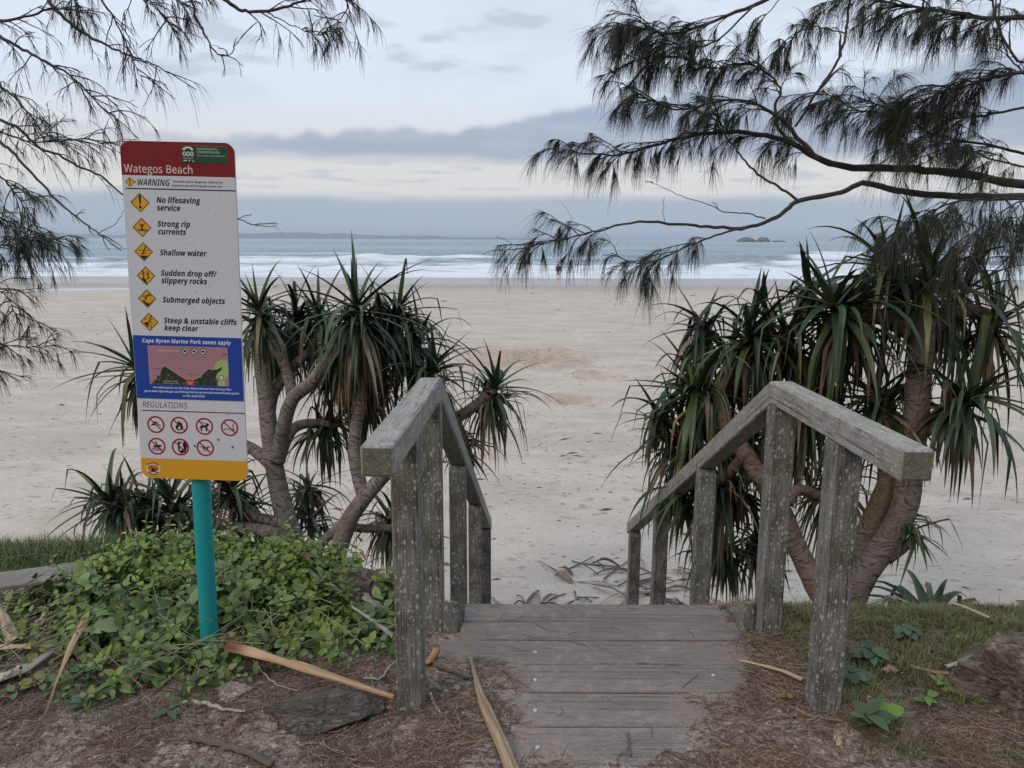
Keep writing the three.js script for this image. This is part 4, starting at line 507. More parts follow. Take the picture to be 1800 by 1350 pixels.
sheOak('she-oak reaching long needle-hung branches over the rock-side screw pine', TR, [
  [[[4.62, 2.1, -5.4], ...[[3.842,1.951,-5.35],[3.438,1.974,-5.325],[3.033,2.037,-5.3],[2.638,2.07,-5.275],[2.211,2.078,-5.25],[2.01,2.125,-5.225],[1.845,2.211,-5.2],[1.685,2.261,-5.175],[1.419,2.285,-5.15],[1.267,2.274,-5.125],[1.081,2.242,-5.1],[0.862,2.183,-5.075],[0.679,2.131,-5.05],[0.496,2.134,-5.025],[0.351,2.138,-5]]], 0.055, 0.004, { from: 0.42, twigs: 34, len: 0.24, n: 47, lean: left, needle: 0.17 }],
  [[[4.66, 1.95, -5.4], ...[[3.553,1.894,-5.2],[2.975,1.886,-5.171],[2.548,1.912,-5.141],[2.383,1.945,-5.112],[2.24,1.964,-5.082],[2.087,1.898,-5.053],[1.807,1.846,-5.024],[1.729,1.781,-4.994],[1.615,1.723,-4.965],[1.465,1.68,-4.935],[1.242,1.682,-4.906],[1.057,1.695,-4.876],[0.787,1.71,-4.847],[0.66,1.692,-4.818],[0.518,1.654,-4.788],[0.343,1.612,-4.759],[0.169,1.577,-4.729],[0.065,1.55,-4.7]]], 0.04, 0.003, { from: 0.8, twigs: 13, len: 0.26, n: 47, lean: left, needle: 0.17 }],
  [[[1.447,1.675,-4.85],[1.294,1.643,-4.825],[1.15,1.591,-4.8],[1.007,1.539,-4.775],[0.9,1.484,-4.75],[0.758,1.464,-4.725],[0.598,1.522,-4.7]], 0.012, 0.003, { from: 0.25, twigs: 15, len: 0.24, n: 35, needle: 0.18, lean: [-0.2, -0.1, 0] }],
  [[[1.769,1.847,-4.9],[1.656,1.923,-4.914],[1.551,1.985,-4.929],[1.481,2.044,-4.943],[1.409,2.13,-4.957],[1.337,2.217,-4.971],[1.294,2.303,-4.986],[1.265,2.39,-5]], 0.014, 0.006, { from: 0.75, twigs: 6, len: 0.25, n: 41, lean: left }],
  [[[1.559,1.734,-4.85],[1.432,1.764,-4.842],[1.307,1.77,-4.833],[1.215,1.814,-4.825],[1.037,1.864,-4.817],[0.912,1.913,-4.808],[0.84,1.952,-4.8]], 0.007, 0.002, { bare: true, twigs: 2, len: 0.08, sub: 0 }], [[[0.919,1.699,-4.75],[0.909,1.776,-4.75],[0.913,1.856,-4.75]], 0.003, 0.002, { bare: true, twigs: 0 }],
  [[[1.923,2.103,-5],[1.789,2.222,-5],[1.693,2.324,-5],[1.583,2.391,-5],[1.474,2.441,-5],[1.332,2.457,-5],[1.21,2.433,-5],[1.053,2.399,-5],[0.946,2.412,-5],[0.839,2.455,-5],[0.738,2.512,-5]], 0.022, 0.004, { from: 0.25, twigs: 26, len: 0.26, n: 44, lean: [-0.4, 0.2, 0] }],
  [[[1.774,2.188,-5],[1.676,2.276,-5.022],[1.638,2.415,-5.044],[1.674,2.521,-5.067],[1.596,2.626,-5.089],[1.421,2.697,-5.111],[1.25,2.661,-5.133],[1.071,2.739,-5.156],[0.895,2.744,-5.178],[0.737,2.707,-5.2]], 0.018, 0.004, { from: 0.3, twigs: 30, len: 0.25, n: 47, lean: [-0.4, 0.1, 0] }],
  [[[1.759,2.3,-5],[1.914,2.527,-5.06],[2.031,2.701,-5.12],[2.098,2.85,-5.18],[2.129,3.001,-5.24],[2.169,3.254,-5.3]], 0.012, 0.012, { from: 0.2, twigs: 4, len: 0.2, n: 13 }],
  [[[2.13,2.901,-5.25],[1.979,2.925,-5.213],[1.856,2.932,-5.175],[1.741,2.839,-5.137],[1.634,2.756,-5.1]], 0.008, 0.003, { from: 0.2, twigs: 14, len: 0.18, n: 35, needle: 0.15 }],
  [[[4.62, 3.6, -5.2], ...[[3.16,3.52,-5.2],[2.455,3.378,-5.171],[1.961,3.237,-5.143],[1.438,3.014,-5.114],[1.224,2.93,-5.086],[1.01,2.85,-5.057],[0.829,2.868,-5.029],[0.632,2.899,-5]]], 0.035, 0.004, { from: 0.55, twigs: 26, len: 0.26, n: 47, lean: [-0.5, -0.1, 0] }],
  [[[1.503,3.043,-5.1],[1.262,2.822,-5.075],[1.082,2.766,-5.05],[0.899,2.841,-5.025],[0.716,2.996,-5]], 0.01, 0.004, { from: 0.2, twigs: 16, len: 0.24, n: 44, lean: left }], [[[1.785,3.239,-5.05],[1.593,3.013,-5.05],[1.512,2.915,-5.05],[1.466,2.817,-5.05]], 0.006, 0.003, { from: 0.5, twigs: 5, len: 0.15, n: 30 }],
  [[[4.62, 3.1, -5.3], ...[[3.374,2.946,-4.9],[3.03,2.909,-4.883],[2.853,2.894,-4.867],[2.673,2.905,-4.85],[2.461,2.931,-4.833],[2.233,2.957,-4.817],[2.006,3,-4.8]]], 0.035, 0.006, { from: 0.35, twigs: 39, len: 0.26, n: 47, lean: [-0.5, -0.1, 0] }],
  [[[4.62, 2.7, -5.35], ...[[3.487,2.664,-5],[3.132,2.617,-4.983],[2.951,2.59,-4.967],[2.773,2.536,-4.95],[2.595,2.49,-4.933],[2.473,2.414,-4.917],[2.385,2.345,-4.9]]], 0.026, 0.005, { from: 0.3, twigs: 39, len: 0.26, n: 47, lean: left }],
  [[[4.62, 2.5, -5.4], ...[[3.663,2.447,-5.2],[3.278,2.441,-5.171],[2.976,2.384,-5.143],[2.707,2.371,-5.114],[2.367,2.373,-5.086],[2.135,2.419,-5.057],[1.939,2.498,-5.029],[1.771,2.469,-5]]], 0.018, 0.003, { from: 0.3, twigs: 36, len: 0.24, n: 41, lean: [-0.4, 0.1, 0] }],
  [[[4.62, 2.3, -5.4], ...[[3.855,2.112,-5.4],[3.428,2.18,-5.35],[3.163,2.228,-5.3],[2.791,2.274,-5.25],[2.57,2.366,-5.2],[2.392,2.435,-5.15],[2.184,2.487,-5.1]]], 0.022, 0.004, { from: 0.35, twigs: 36, len: 0.25, n: 44, lean: [-0.3, 0.15, 0] }],
  [[[3.599,2.065,-5.3],[3.159,2.104,-5.15],[2.844,2.168,-5],[2.547,2.19,-4.85],[2.272,2.132,-4.7]], 0.012, 0.004, { from: 0.2, twigs: 27, len: 0.26, n: 41 }],
  [[[3.348,1.877,-4.9],[2.922,1.849,-4.72],[2.615,1.832,-4.54],[2.358,1.783,-4.36],[2.146,1.716,-4.18],[1.988,1.639,-4]], 0.014, 0.004, { from: 0.15, twigs: 26, len: 0.24, n: 56, needle: 0.2, lean: [-0.2, -0.3, 0.1] }],
  [[[3.315,1.849,-4.7],[2.924,1.832,-4.513],[2.657,1.736,-4.325],[2.432,1.642,-4.138],[2.245,1.555,-3.95]], 0.01, 0.003, { from: 0.2, twigs: 18, len: 0.24, n: 50, needle: 0.2, lean: [0, -0.4, 0.1] }],
  [[[3.14,1.615,-4.5],[2.952,1.55,-4.5],[2.859,1.501,-4.5],[2.774,1.387,-4.5]], 0.006, 0.002, { bare: true, twigs: 8, len: 0.25, sub: 2 }], [[[3.137,1.908,-4.6],[2.961,1.729,-4.6],[2.867,1.68,-4.6],[2.794,1.449,-4.6]], 0.006, 0.002, { bare: true, twigs: 6, len: 0.25, sub: 2 }],
  [[[3.492,2.894,-5.2],[3.261,2.723,-5.2],[3.095,2.892,-5.2],[3.017,3.093,-5.2],[2.983,3.226,-5.2]], 0.014, 0.008, { bare: true, twigs: 5, len: 0.3, sub: 1 }], [[[3.682,2.307,-5.2],[3.27,2.654,-5.2],[3.146,2.774,-5.2],[3.07,2.953,-5.2]], 0.012, 0.004, { bare: true, twigs: 6, len: 0.3, sub: 2 }],
  [[[4.6, 4.2, -5.1], [3.4, 4.7, -4.2], [1.8, 4.9, -3.0], [0.4, 4.8, -2.0]], 0.06, 0.01, { from: 0.15, twigs: 60, len: 0.7, n: 63, sub: 4, needle: 0.24 }], [[[4.4, 5.4, -4.8], [3.2, 5.5, -2.5], [2.2, 5.4, -0.5], [1.2, 5.1, 1.2]], 0.06, 0.01, { from: 0.15, twigs: 60, len: 0.8, n: 63, sub: 4, needle: 0.24 }], [[[4.0, 6.4, -4.0], [2.0, 6.3, -3.4], [0.2, 5.9, -1.2]], 0.05, 0.01, { from: 0.15, twigs: 50, len: 0.8, n: 63, sub: 4, needle: 0.24 }],
], 31);
sheOak('she-oak with sparse bare-tipped branches hanging beside and behind the sign', TL, [
  [[[-4.2, 3.9, -4.4], ...[[-2.739,3.136,-4.6],[-2.573,2.893,-4.567],[-2.505,2.823,-4.533],[-2.395,2.73,-4.5],[-2.272,2.66,-4.467],[-2.172,2.612,-4.433],[-2.061,2.567,-4.4],[-1.951,2.526,-4.367],[-1.843,2.473,-4.333],[-1.684,2.376,-4.3]]], 0.022, 0.003, { from: 0.4, twigs: 5, len: 0.16, have: 0.4, n: 7, sub: 1 }],
  [[[-4.3, 3.0, -4.7], ...[[-3.003,2.733,-4.5],[-2.813,2.763,-4.5],[-2.685,2.787,-4.5],[-2.509,2.831,-4.5],[-2.402,2.82,-4.5],[-2.279,2.803,-4.5]]], 0.02, 0.004, { from: 0.2, twigs: 14, len: 0.2, n: 11, needle: 0.105 }],
  [[[-4.35, 2.8, -4.75], ...[[-2.997,2.786,-4.5],[-2.804,2.677,-4.471],[-2.678,2.613,-4.443],[-2.56,2.549,-4.414],[-2.412,2.479,-4.386],[-2.304,2.387,-4.357],[-2.22,2.307,-4.329],[-2.122,2.224,-4.3]]], 0.02, 0.004, { from: 0.3, twigs: 20, len: 0.22, n: 9, needle: 0.105, lean: [0.1, -0.1, 0] }],
  [[[-4.35, 2.6, -4.8], ...[[-3.094,2.572,-4.6],[-2.891,2.44,-4.56],[-2.778,2.36,-4.52],[-2.685,2.263,-4.48],[-2.592,2.167,-4.44],[-2.48,2.118,-4.4]]], 0.016, 0.003, { from: 0.25, twigs: 22, len: 0.22, n: 11, needle: 0.105 }],
  [[[-4.35, 2.3, -4.8], ...[[-3.191,2.358,-4.7],[-2.996,2.278,-4.692],[-2.878,2.22,-4.683],[-2.768,2.114,-4.675],[-2.648,2.072,-4.667],[-2.533,2.004,-4.658],[-2.413,1.959,-4.65],[-2.289,1.848,-4.642],[-2.013,1.777,-4.633],[-1.745,1.735,-4.625],[-1.593,1.703,-4.617],[-1.502,1.674,-4.608],[-1.389,1.674,-4.6]]], 0.018, 0.003, { from: 0.1, twigs: 6, len: 0.16, have: 0.1, n: 5, sub: 1 }], [[[-1.735,1.735,-4.6],[-1.654,1.709,-4.6],[-1.59,1.722,-4.6],[-1.525,1.742,-4.6]], 0.005, 0.003, { bare: true, twigs: 0 }],
  [[[-4.35, 2.2, -4.8], ...[[-3.063,2.265,-4.5],[-2.864,2.127,-4.463],[-2.76,2.047,-4.425],[-2.637,1.925,-4.388],[-2.515,1.804,-4.35],[-2.425,1.739,-4.312],[-2.312,1.662,-4.275],[-2.229,1.613,-4.237],[-2.109,1.535,-4.2]]], 0.018, 0.004, { bare: true, from: 0.5, twigs: 4, len: 0.12, sub: 1 }], [[[-2.253,1.622,-4.25],[-2.208,1.647,-4.25],[-2.149,1.677,-4.25],[-2.1,1.747,-4.25]], 0.004, 0.002, { bare: true, twigs: 0 }], [[[-2.236,1.613,-4.25],[-2.215,1.571,-4.25],[-2.2,1.534,-4.25]], 0.004, 0.003, { bare: true, twigs: 0 }],
  [[[-3.2,2.248,-4.6],[-2.933,2.191,-4.58],[-2.764,2.139,-4.56],[-2.616,2.137,-4.54],[-2.385,2.148,-4.52],[-2.235,2.093,-4.5]], 0.012, 0.002, { from: 0.25, twigs: 18, len: 0.24, n: 8, needle: 0.105, lean: [0, 0.2, 0] }],
  [[[-3.149,2.096,-4.5],[-2.878,1.938,-4.45],[-2.764,1.827,-4.4],[-2.683,1.702,-4.35],[-2.593,1.532,-4.3]], 0.01, 0.003, { from: 0.15, twigs: 24, len: 0.24, n: 18, needle: 0.105 }], [[[-3.167,1.655,-4.4],[-2.939,1.555,-4.375],[-2.762,1.568,-4.35],[-2.649,1.591,-4.325],[-2.496,1.591,-4.3]], 0.008, 0.002, { from: 0.2, twigs: 22, len: 0.16, n: 19, needle: 0.105 }],
  [[[-3.138,1.872,-4.4],[-2.932,1.749,-4.4],[-2.815,1.656,-4.4],[-2.766,1.53,-4.4]], 0.008, 0.003, { from: 0.2, twigs: 20, len: 0.22, n: 19, needle: 0.105 }], [[[-3.155,1.437,-4.3],[-2.946,1.344,-4.3],[-2.827,1.281,-4.3],[-2.778,1.154,-4.3]], 0.008, 0.003, { from: 0.2, twigs: 20, len: 0.2, n: 19, needle: 0.105 }], [[[-3.201,1.088,-4.3],[-2.985,1.025,-4.3],[-2.764,0.993,-4.3],[-2.57,1.007,-4.3]], 0.007, 0.002, { from: 0.25, twigs: 16, len: 0.14, n: 14, needle: 0.105 }], [[[-3.223,0.926,-4.3],[-3.034,0.895,-4.3],[-2.909,0.856,-4.3]], 0.006, 0.002, { from: 0.3, twigs: 8, len: 0.14, n: 14, needle: 0.105 }],
  [[[-3.8, 5.3, -3.8], ...[[-2.17,3.135,-4],[-2.074,2.895,-4.029],[-2.026,2.75,-4.057],[-1.988,2.684,-4.086],[-1.959,2.596,-4.114],[-1.948,2.527,-4.143],[-1.938,2.462,-4.171],[-1.917,2.39,-4.2]]], 0.014, 0.002, { from: 0.45, twigs: 12, len: 0.2, n: 6, have: 0.6, needle: 0.105 }],
  [[[-3.6, 5.6, -3.6], ...[[-1.76,3.186,-4],[-1.624,2.916,-4.011],[-1.565,2.741,-4.022],[-1.555,2.672,-4.033],[-1.525,2.599,-4.044],[-1.495,2.528,-4.056],[-1.459,2.496,-4.067],[-1.414,2.504,-4.078],[-1.387,2.549,-4.089],[-1.344,2.611,-4.1]]], 0.014, 0.002, { from: 0.55, twigs: 6, len: 0.14, bare: true, sub: 1 }],
  [[[-3.5, 5.7, -3.5], ...[[-1.594,3.026,-3.9],[-1.43,2.785,-3.91],[-1.371,2.713,-3.92],[-1.32,2.681,-3.93],[-1.248,2.666,-3.94],[-1.103,2.687,-3.95],[-0.975,2.736,-3.96],[-0.827,2.755,-3.97],[-0.803,2.706,-3.98],[-0.843,2.645,-3.99],[-0.873,2.588,-4]]], 0.022, 0.002, { from: 0.45, twigs: 16, len: 0.18, n: 11, needle: 0.105 }],
  [[[-1.18,2.666,-3.95],[-1.101,2.626,-3.95],[-1.02,2.59,-3.95],[-0.95,2.57,-3.95],[-0.898,2.575,-3.95]], 0.005, 0.002, { from: 0.5, twigs: 10, len: 0.12, n: 16, needle: 0.105, sub: 2 }], [[[-1.927,2.836,-4],[-1.838,2.755,-4],[-1.767,2.722,-4],[-1.695,2.657,-4],[-1.67,2.619,-4]], 0.005, 0.002, { from: 0.2, twigs: 16, len: 0.16, n: 8, needle: 0.105 }], [[[-2.309,2.86,-4],[-2.155,2.759,-4],[-2.105,2.702,-4]], 0.006, 0.003, { from: 0.2, twigs: 12, len: 0.16, n: 11, needle: 0.105 }], [[[-1.815,2.862,-4],[-1.686,2.773,-4],[-1.607,2.722,-4],[-1.521,2.761,-4]], 0.005, 0.002, { from: 0.3, twigs: 12, len: 0.14, n: 11, needle: 0.105 }],
  [[[-3.8, 5.3, -3.8], [-2.6, 5.4, -2.2], [-1.4, 5.2, -0.8], [-0.2, 5.0, 0.6]], 0.06, 0.01, { from: 0.15, twigs: 60, len: 0.8, n: 46, sub: 4, needle: 0.24 }], [[[-4.0, 4.6, -4.2], [-3.0, 4.9, -3.4], [-1.6, 5.0, -2.6], [-0.6, 4.9, -1.8]], 0.05, 0.01, { from: 0.15, twigs: 60, len: 0.7, n: 46, sub: 4, needle: 0.24 }],
], 47);

// ---------------------------------------------------------------- ground cover, grass
function leaf(g, p, dir, nrm, L, W, col, curl = 0.25) { // ovate, folded along the midrib
  const d = unit(dir), s = unit(cross(d, nrm)), n = cross(s, d), f = g.count, at = (t, k, h) => add(add(add(p, d, L * t), s, k * W), n, h), lite = mul3(col, 1.12);
  g.v(...at(0, 0, 0), 0, 0, col); g.v(...at(0.3, 0, -curl * 0.02 * L), 0, 0, col); g.v(...at(0.65, 0, -curl * 0.2 * L), 0, 0, col); g.v(...at(1, 0, -curl * 0.55 * L), 0, 0, col);
  for (const k of [-1, 1]) { g.v(...at(0.22, k * 0.4, 0.06 * L), 0, 0, lite); g.v(...at(0.5, k * 0.47, 0.05 * L - curl * 0.08 * L), 0, 0, lite); g.v(...at(0.8, k * 0.27, -curl * 0.3 * L), 0, 0, lite); }
  for (const o of [4, 7]) { const q = (a, b, c) => o === 4 ? g.t(f + a, f + b, f + c) : g.t(f + a, f + c, f + b); q(0, o, 1); q(1, o, o + 1); q(1, o + 1, 2); q(2, o + 1, o + 2); q(2, o + 2, 3); }
}
const leafMat = std({ vertexColors: true, roughness: 0.55 });
function shoot(g, p, dir, L, pairs, size, col, r) {
  let q = p, d = unit(dir); const pts = [q], az0 = r() * 6.28, first = g.count;
  for (let i = 1; i <= pairs; i++) { d = unit(add(d, [r.s(0.2), r.s(0.12) + 0.03, r.s(0.2)])); q = add(q, d, L / pairs); pts.push(q);
    const x = unit(cross(d, [0.3, 0.2, 1])), y = cross(d, x), sz = size * (i === pairs ? 0.6 : r.r(0.8, 1.2)); for (const s of [0, PI]) { const az = az0 + i * PI / 2 + s, out = add([x[0] * cos(az), x[1] * cos(az), x[2] * cos(az)], y, sin(az)), ld = add(add(out, d, 0.35), [0, 0.15 - 0.5 * r() * r(), 0]); leaf(g, add(q, out, 0.004), ld, unit(add(add(d, [0, 0.9, 0]), [r.s(0.3), 0, r.s(0.3)])), sz, sz * r.r(0.55, 0.75), mul3(mix3(col, [0.1, 0.17, 0.04], i === pairs ? 0.4 : 0), r.r(0.75, 1.25)), r.r(0.1, 0.6)); } }
  tube(g, pts, 0.0018, 3, [0.1, 0.12, 0.05], false);
}
const frontD = (x) => { const k = [[-3.4, 2.95], [-2.2, 2.9], [-1.9, 2.78], [-1.55, 2.62], [-1.15, 2.6], [-0.98, 2.82], [-0.6, 2.86], [-0.42, 2.95]]; for (let i = 1; i < k.length; i++) if (x < k[i][0]) return lerp(k[i - 1][1], k[i][1], (x - k[i - 1][0]) / (k[i][0] - k[i - 1][0])); return 9; };
const coverH = (x, D) => (0.03 + 0.055 * sst(0, 0.5, D - frontD(x))) * lerp(0.55, 1, sst(-0.45, -0.9, x)) * (0.25 + 1.5 * fbm(x * 3 + 8, D * 3, 3));
{
  const g = new GB(), r = rng(77); let made = 0;
  while (made < 1500) {
    const x = r.r(-2.9, -0.43), D = r.r(2.5, 4.05), f = frontD(x); if (D < f + r.s(0.1)) continue; const back = lerp(3.35, 3.75, sst(-0.5, -1.0, x)); if (D > back) continue;
    if (x < -1.86 && D > 3.16 + (x + 1.86) * 0.42) continue; if (x < -1.8 && r() < 0.3) continue; if (D < f + 0.25 && r() < 0.45) continue; if (fbm(x * 4.5, D * 4.5 + 3, 2) < 0.4) continue; if (hypot(x + 1.18, D - 2.78) < 0.05) continue;
    made++; const h = coverH(x, D), y = groundH(x, -D) + h * r.r(0.15, 1.25), hot = sst(0.42, 0.66, fbm(x * 2.4 + 3, D * 2.4, 3) + 0.3 * Math.exp(-pow((x + 0.8) / 0.35, 2) - pow((D - 3.3) / 0.25, 2)) + 0.25 * Math.exp(-pow((x + 1.7) / 0.3, 2) - pow((D - 3.5) / 0.25, 2))), col = mix3(r.pick([[0.1, 0.155, 0.045], [0.125, 0.175, 0.065], [0.075, 0.125, 0.04], [0.06, 0.1, 0.035]]), [0.2, 0.28, 0.03], hot * r.r(0.3, 1));
    shoot(g, [x, y - 0.03, -D], [r.s(0.9), r.r(0.1, 0.8), r.s(0.9) + 0.35], r.r(0.06, 0.14), 3 + floor(r() * 2), lerp(0.064, 0.044, hot) * r.r(0.5, 1.35), col, r);
  }
  for (let i = 0; i < 150; i++) { const x = r.r(-2.6, -0.45), D = frontD(x) + r.r(-0.22, 0.05); if (hypot(x + 1.18, D - 2.78) < 0.05) continue; shoot(g, [x, groundH(x, -D), -D], [r.s(1), r.r(0, 0.5), r.s(0.7) + 0.4], r.r(0.05, 0.12), 2 + floor(r() * 2), r.r(0.025, 0.055), r.pick([[0.1, 0.155, 0.05], [0.16, 0.18, 0.04], [0.07, 0.11, 0.04]]), r); }
  for (let i = 0; i < 46; i++) { const x = r.r(-1.9, -0.6), D = r.r(2.9, 3.6); shoot(g, [x, groundH(x, -D) + 0.05, -D], [r.s(0.3), 1, r.s(0.3)], r.r(0.12, 0.2), 4, r.r(0.03, 0.05), r.pick([[0.14, 0.2, 0.04], [0.1, 0.15, 0.05]]), r); }
  for (let i = 0; i < 190; i++) { const x = r.r(-2.2, -0.45), D = frontD(x) + r.r(-0.05, 0.7), a = r() * 6.28; leaf(g, [x, groundH(x, -D) + coverH(x, D) * r.r(0.5, 1.3), -D], [cos(a), r.s(0.5), sin(a)], [r.s(0.6), 1, r.s(0.6)], r.r(0.03, 0.07), r.r(0.015, 0.035), r.pick([[0.2, 0.13, 0.08], [0.13, 0.09, 0.06], [0.26, 0.22, 0.06], [0.28, 0.24, 0.2]]), 0.9); }
  for (let i = 0; i < 110; i++) { const x = r.r(-2.2, -0.5), D = frontD(x) + r.r(-0.12, 0.6), y = groundH(x, -D) + 0.02; const p = path([[x, y, -D], [x + r.s(0.12), y + r.r(0.03, 0.12), -D + r.s(0.1)], [x + r.s(0.3), y + r.r(0, 0.1), -D + r.r(0, 0.25)]], 8); tube(g, p, 0.0022, 4, r() < 0.6 ? [0.2, 0.22, 0.11] : [0.16, 0.12, 0.09], false); }
  single('ground_cover', g.geo(), leafMat, 'leafy green ground cover heaped around the sign post', 'plants', null, 'stuff');
}
function blade(g, p, h, w, lean, col, r) { const a = r() * 6.28, s = [cos(a) * w / 2, 0, sin(a) * w / 2], l = [cos(a + 1.57) * lean * h, 0, sin(a + 1.57) * lean * h], f = g.count; g.v(...sub(p, s), 0, 0, col); g.v(...add(p, s), 0, 0, col); const m = add(add(p, [0, h * 0.6, 0]), l, 0.35); g.v(...sub(m, mul3(s, 0.7)), 0, 0, col); g.v(...add(m, mul3(s, 0.7)), 0, 0, col); g.v(...add(add(p, [0, h * (1 - 0.3 * lean), 0]), l), 0, 0, mul3(col, 1.15)); g.q(f, f + 1, f + 3, f + 2); g.t(f + 2, f + 3, f + 4); }
function grass(label, n, where, seed) { const g = new GB(), r = rng(seed); for (let i = 0, k = 0; i < n && k < n * 6; k++) { const q = where(r); if (!q) continue; i++; blade(g, [q.x, groundH(q.x, -q.D) - 0.005, -q.D], q.h, q.w || 0.0035, q.lean, q.c, r); } single('grass', g.geo(), leafMat, label, 'grass', null, 'stuff'); }
grass('short mossy grass on the bank beside the rock', 52000, (r) => { const x = r.r(1.1, 3.0), D = r.r(2.1, 3.5), n = fbm(x * 3, D * 3 + 4, 3), edge = sst(2.05, 2.45, D + (n - 0.5) * 1.0); if (r() > edge * (0.4 + 1.0 * sst(0.3, 0.5, n)) + 0.3 * sst(3.1, 3.3, D)) return null; const dry = sst(0.45, 0.7, fbm(x * 2.4 + 9, D * 2.4, 3)); return { x, D, h: r.r(0.012, 0.05) * (0.3 + 1.5 * fbm(x * 8, D * 8, 2)) * (r() < 0.04 ? 1.8 : 1), w: 0.0028, lean: r.r(0.3, 1.2), c: mul3(mix3(r.pick([[0.1, 0.135, 0.03], [0.13, 0.165, 0.035], [0.075, 0.105, 0.03]]), [0.2, 0.15, 0.07], dry * r() + (r() < 0.12 ? 0.6 : 0)), r.r(0.7, 1.3)) }; }, 3);
grass('taller wispy grass on the bank behind the timber edging', 13000, (r) => { const x = r.r(-3.6, -1.75), D = r.r(3.1, 3.95), n = fbm(x * 3, D * 3, 3); if (r() > 0.3 + n || D < 3.52 + (x + 1.93) * 0.42) return null; return { x, D, h: r.r(0.03, 0.11) * (0.6 + 0.9 * n), w: 0.0035, lean: r.r(0.2, 1), c: mul3(r() < 0.16 ? [0.17, 0.13, 0.065] : r.pick([[0.09, 0.15, 0.04], [0.13, 0.18, 0.04], [0.07, 0.115, 0.035]]), r.r(0.7, 1.3)) }; }, 4);
grass('scattered grass tufts among the needle litter', 3200, (r) => { const c = r.pick([[-1.35, 2.32], [-1.72, 2.42], [-1.1, 2.36], [-2.0, 2.5], [1.2, 2.72], [1.3, 2.2], [1.55, 2.12], [1.05, 2.85], [-0.75, 2.86], [-0.62, 2.95], [1.75, 2.05]]), x = c[0] + r.s(0.13) + r.s(0.08), D = c[1] + r.s(0.08) + r.s(0.06); return { x, D, h: r.r(0.012, 0.045), w: 0.0028, lean: r.r(0.4, 1.3), c: mul3(r() < 0.35 ? [0.16, 0.12, 0.06] : [0.065, 0.095, 0.035], r.r(0.7, 1.3)) }; }, 6);
// small flowers and single plants
function flower(x, y, z, label) { const t = thing('yellow_flower', label, 'flower', 'yellow flowers in the ground cover'), r = rng(floor(x * 997)); t.position.set(x, y, z); const s = new GB(); tube(s, [[0, -0.1, 0], [0.004, -0.05, 0], [0, 0, 0]], 0.0014, 4, [0.09, 0.12, 0.05]); part('stem', s.geo(), leafMat, t); for (let i = 0; i < 9; i++) { const g = new GB(), a = i / 9 * 6.28; leaf(g, [0, 0, 0], [cos(a), 0.25 + r.s(0.15), sin(a)], [0, 1, 0], 0.014, 0.007, [0.75, 0.42, 0.02], 0.3); part('petal', g.geo(), leafMat, t); } const c = part('flower_centre', new THREE.SphereGeometry(0.0045, 10, 6), std({ color: new THREE.Color().setRGB(0.55, 0.25, 0.02) }), t); c.scale.y = 0.6; }
flower(...[-1.854,0.079,-3.62], 'small yellow daisy on top of the ground cover beside the teal post'); flower(...[-2.539,-0.006,-3.75], 'small yellow flower in the grass behind the timber edging'); flower(...[-0.852,0.081,-3.15], 'small yellow flower near the dry grey leaf'); flower(...[-1.998,0.105,-3.75], 'faded yellow flower at the top edge of the ground cover');
function seedling(label, x, D, n, size, col, h = 0.06, flat) { const t = thing('seedling', label, 'plant', 'small plants on the open ground'), r = rng(floor(x * 1313 + D * 77)), y = groundH(x, -D); t.position.set(x, y, -D); const s = new GB(); tube(s, [[0, -0.02, 0], [r.s(0.008), h * 0.6, r.s(0.008)], [0, h, 0]], 0.0022, 5, [0.1, 0.11, 0.05]); part('stem', s.geo(), leafMat, t); for (let i = 0; i < n; i++) { const g = new GB(), a = i * 2.4, k = r.r(0.35, 1); leaf(g, [cos(a) * 0.004, h * k, sin(a) * 0.004], [cos(a), r.r(0, flat ? 0.2 : 0.8), sin(a)], [r.s(0.2), 1, r.s(0.2) + 0.25], size * r.r(0.7, 1.2), size * r.r(0.5, 0.75), mul3(col, r.r(0.7, 1.3)), 0.35); part('leaf', g.geo(), leafMat, t); } }
const sg2 = [0.055, 0.1, 0.045];
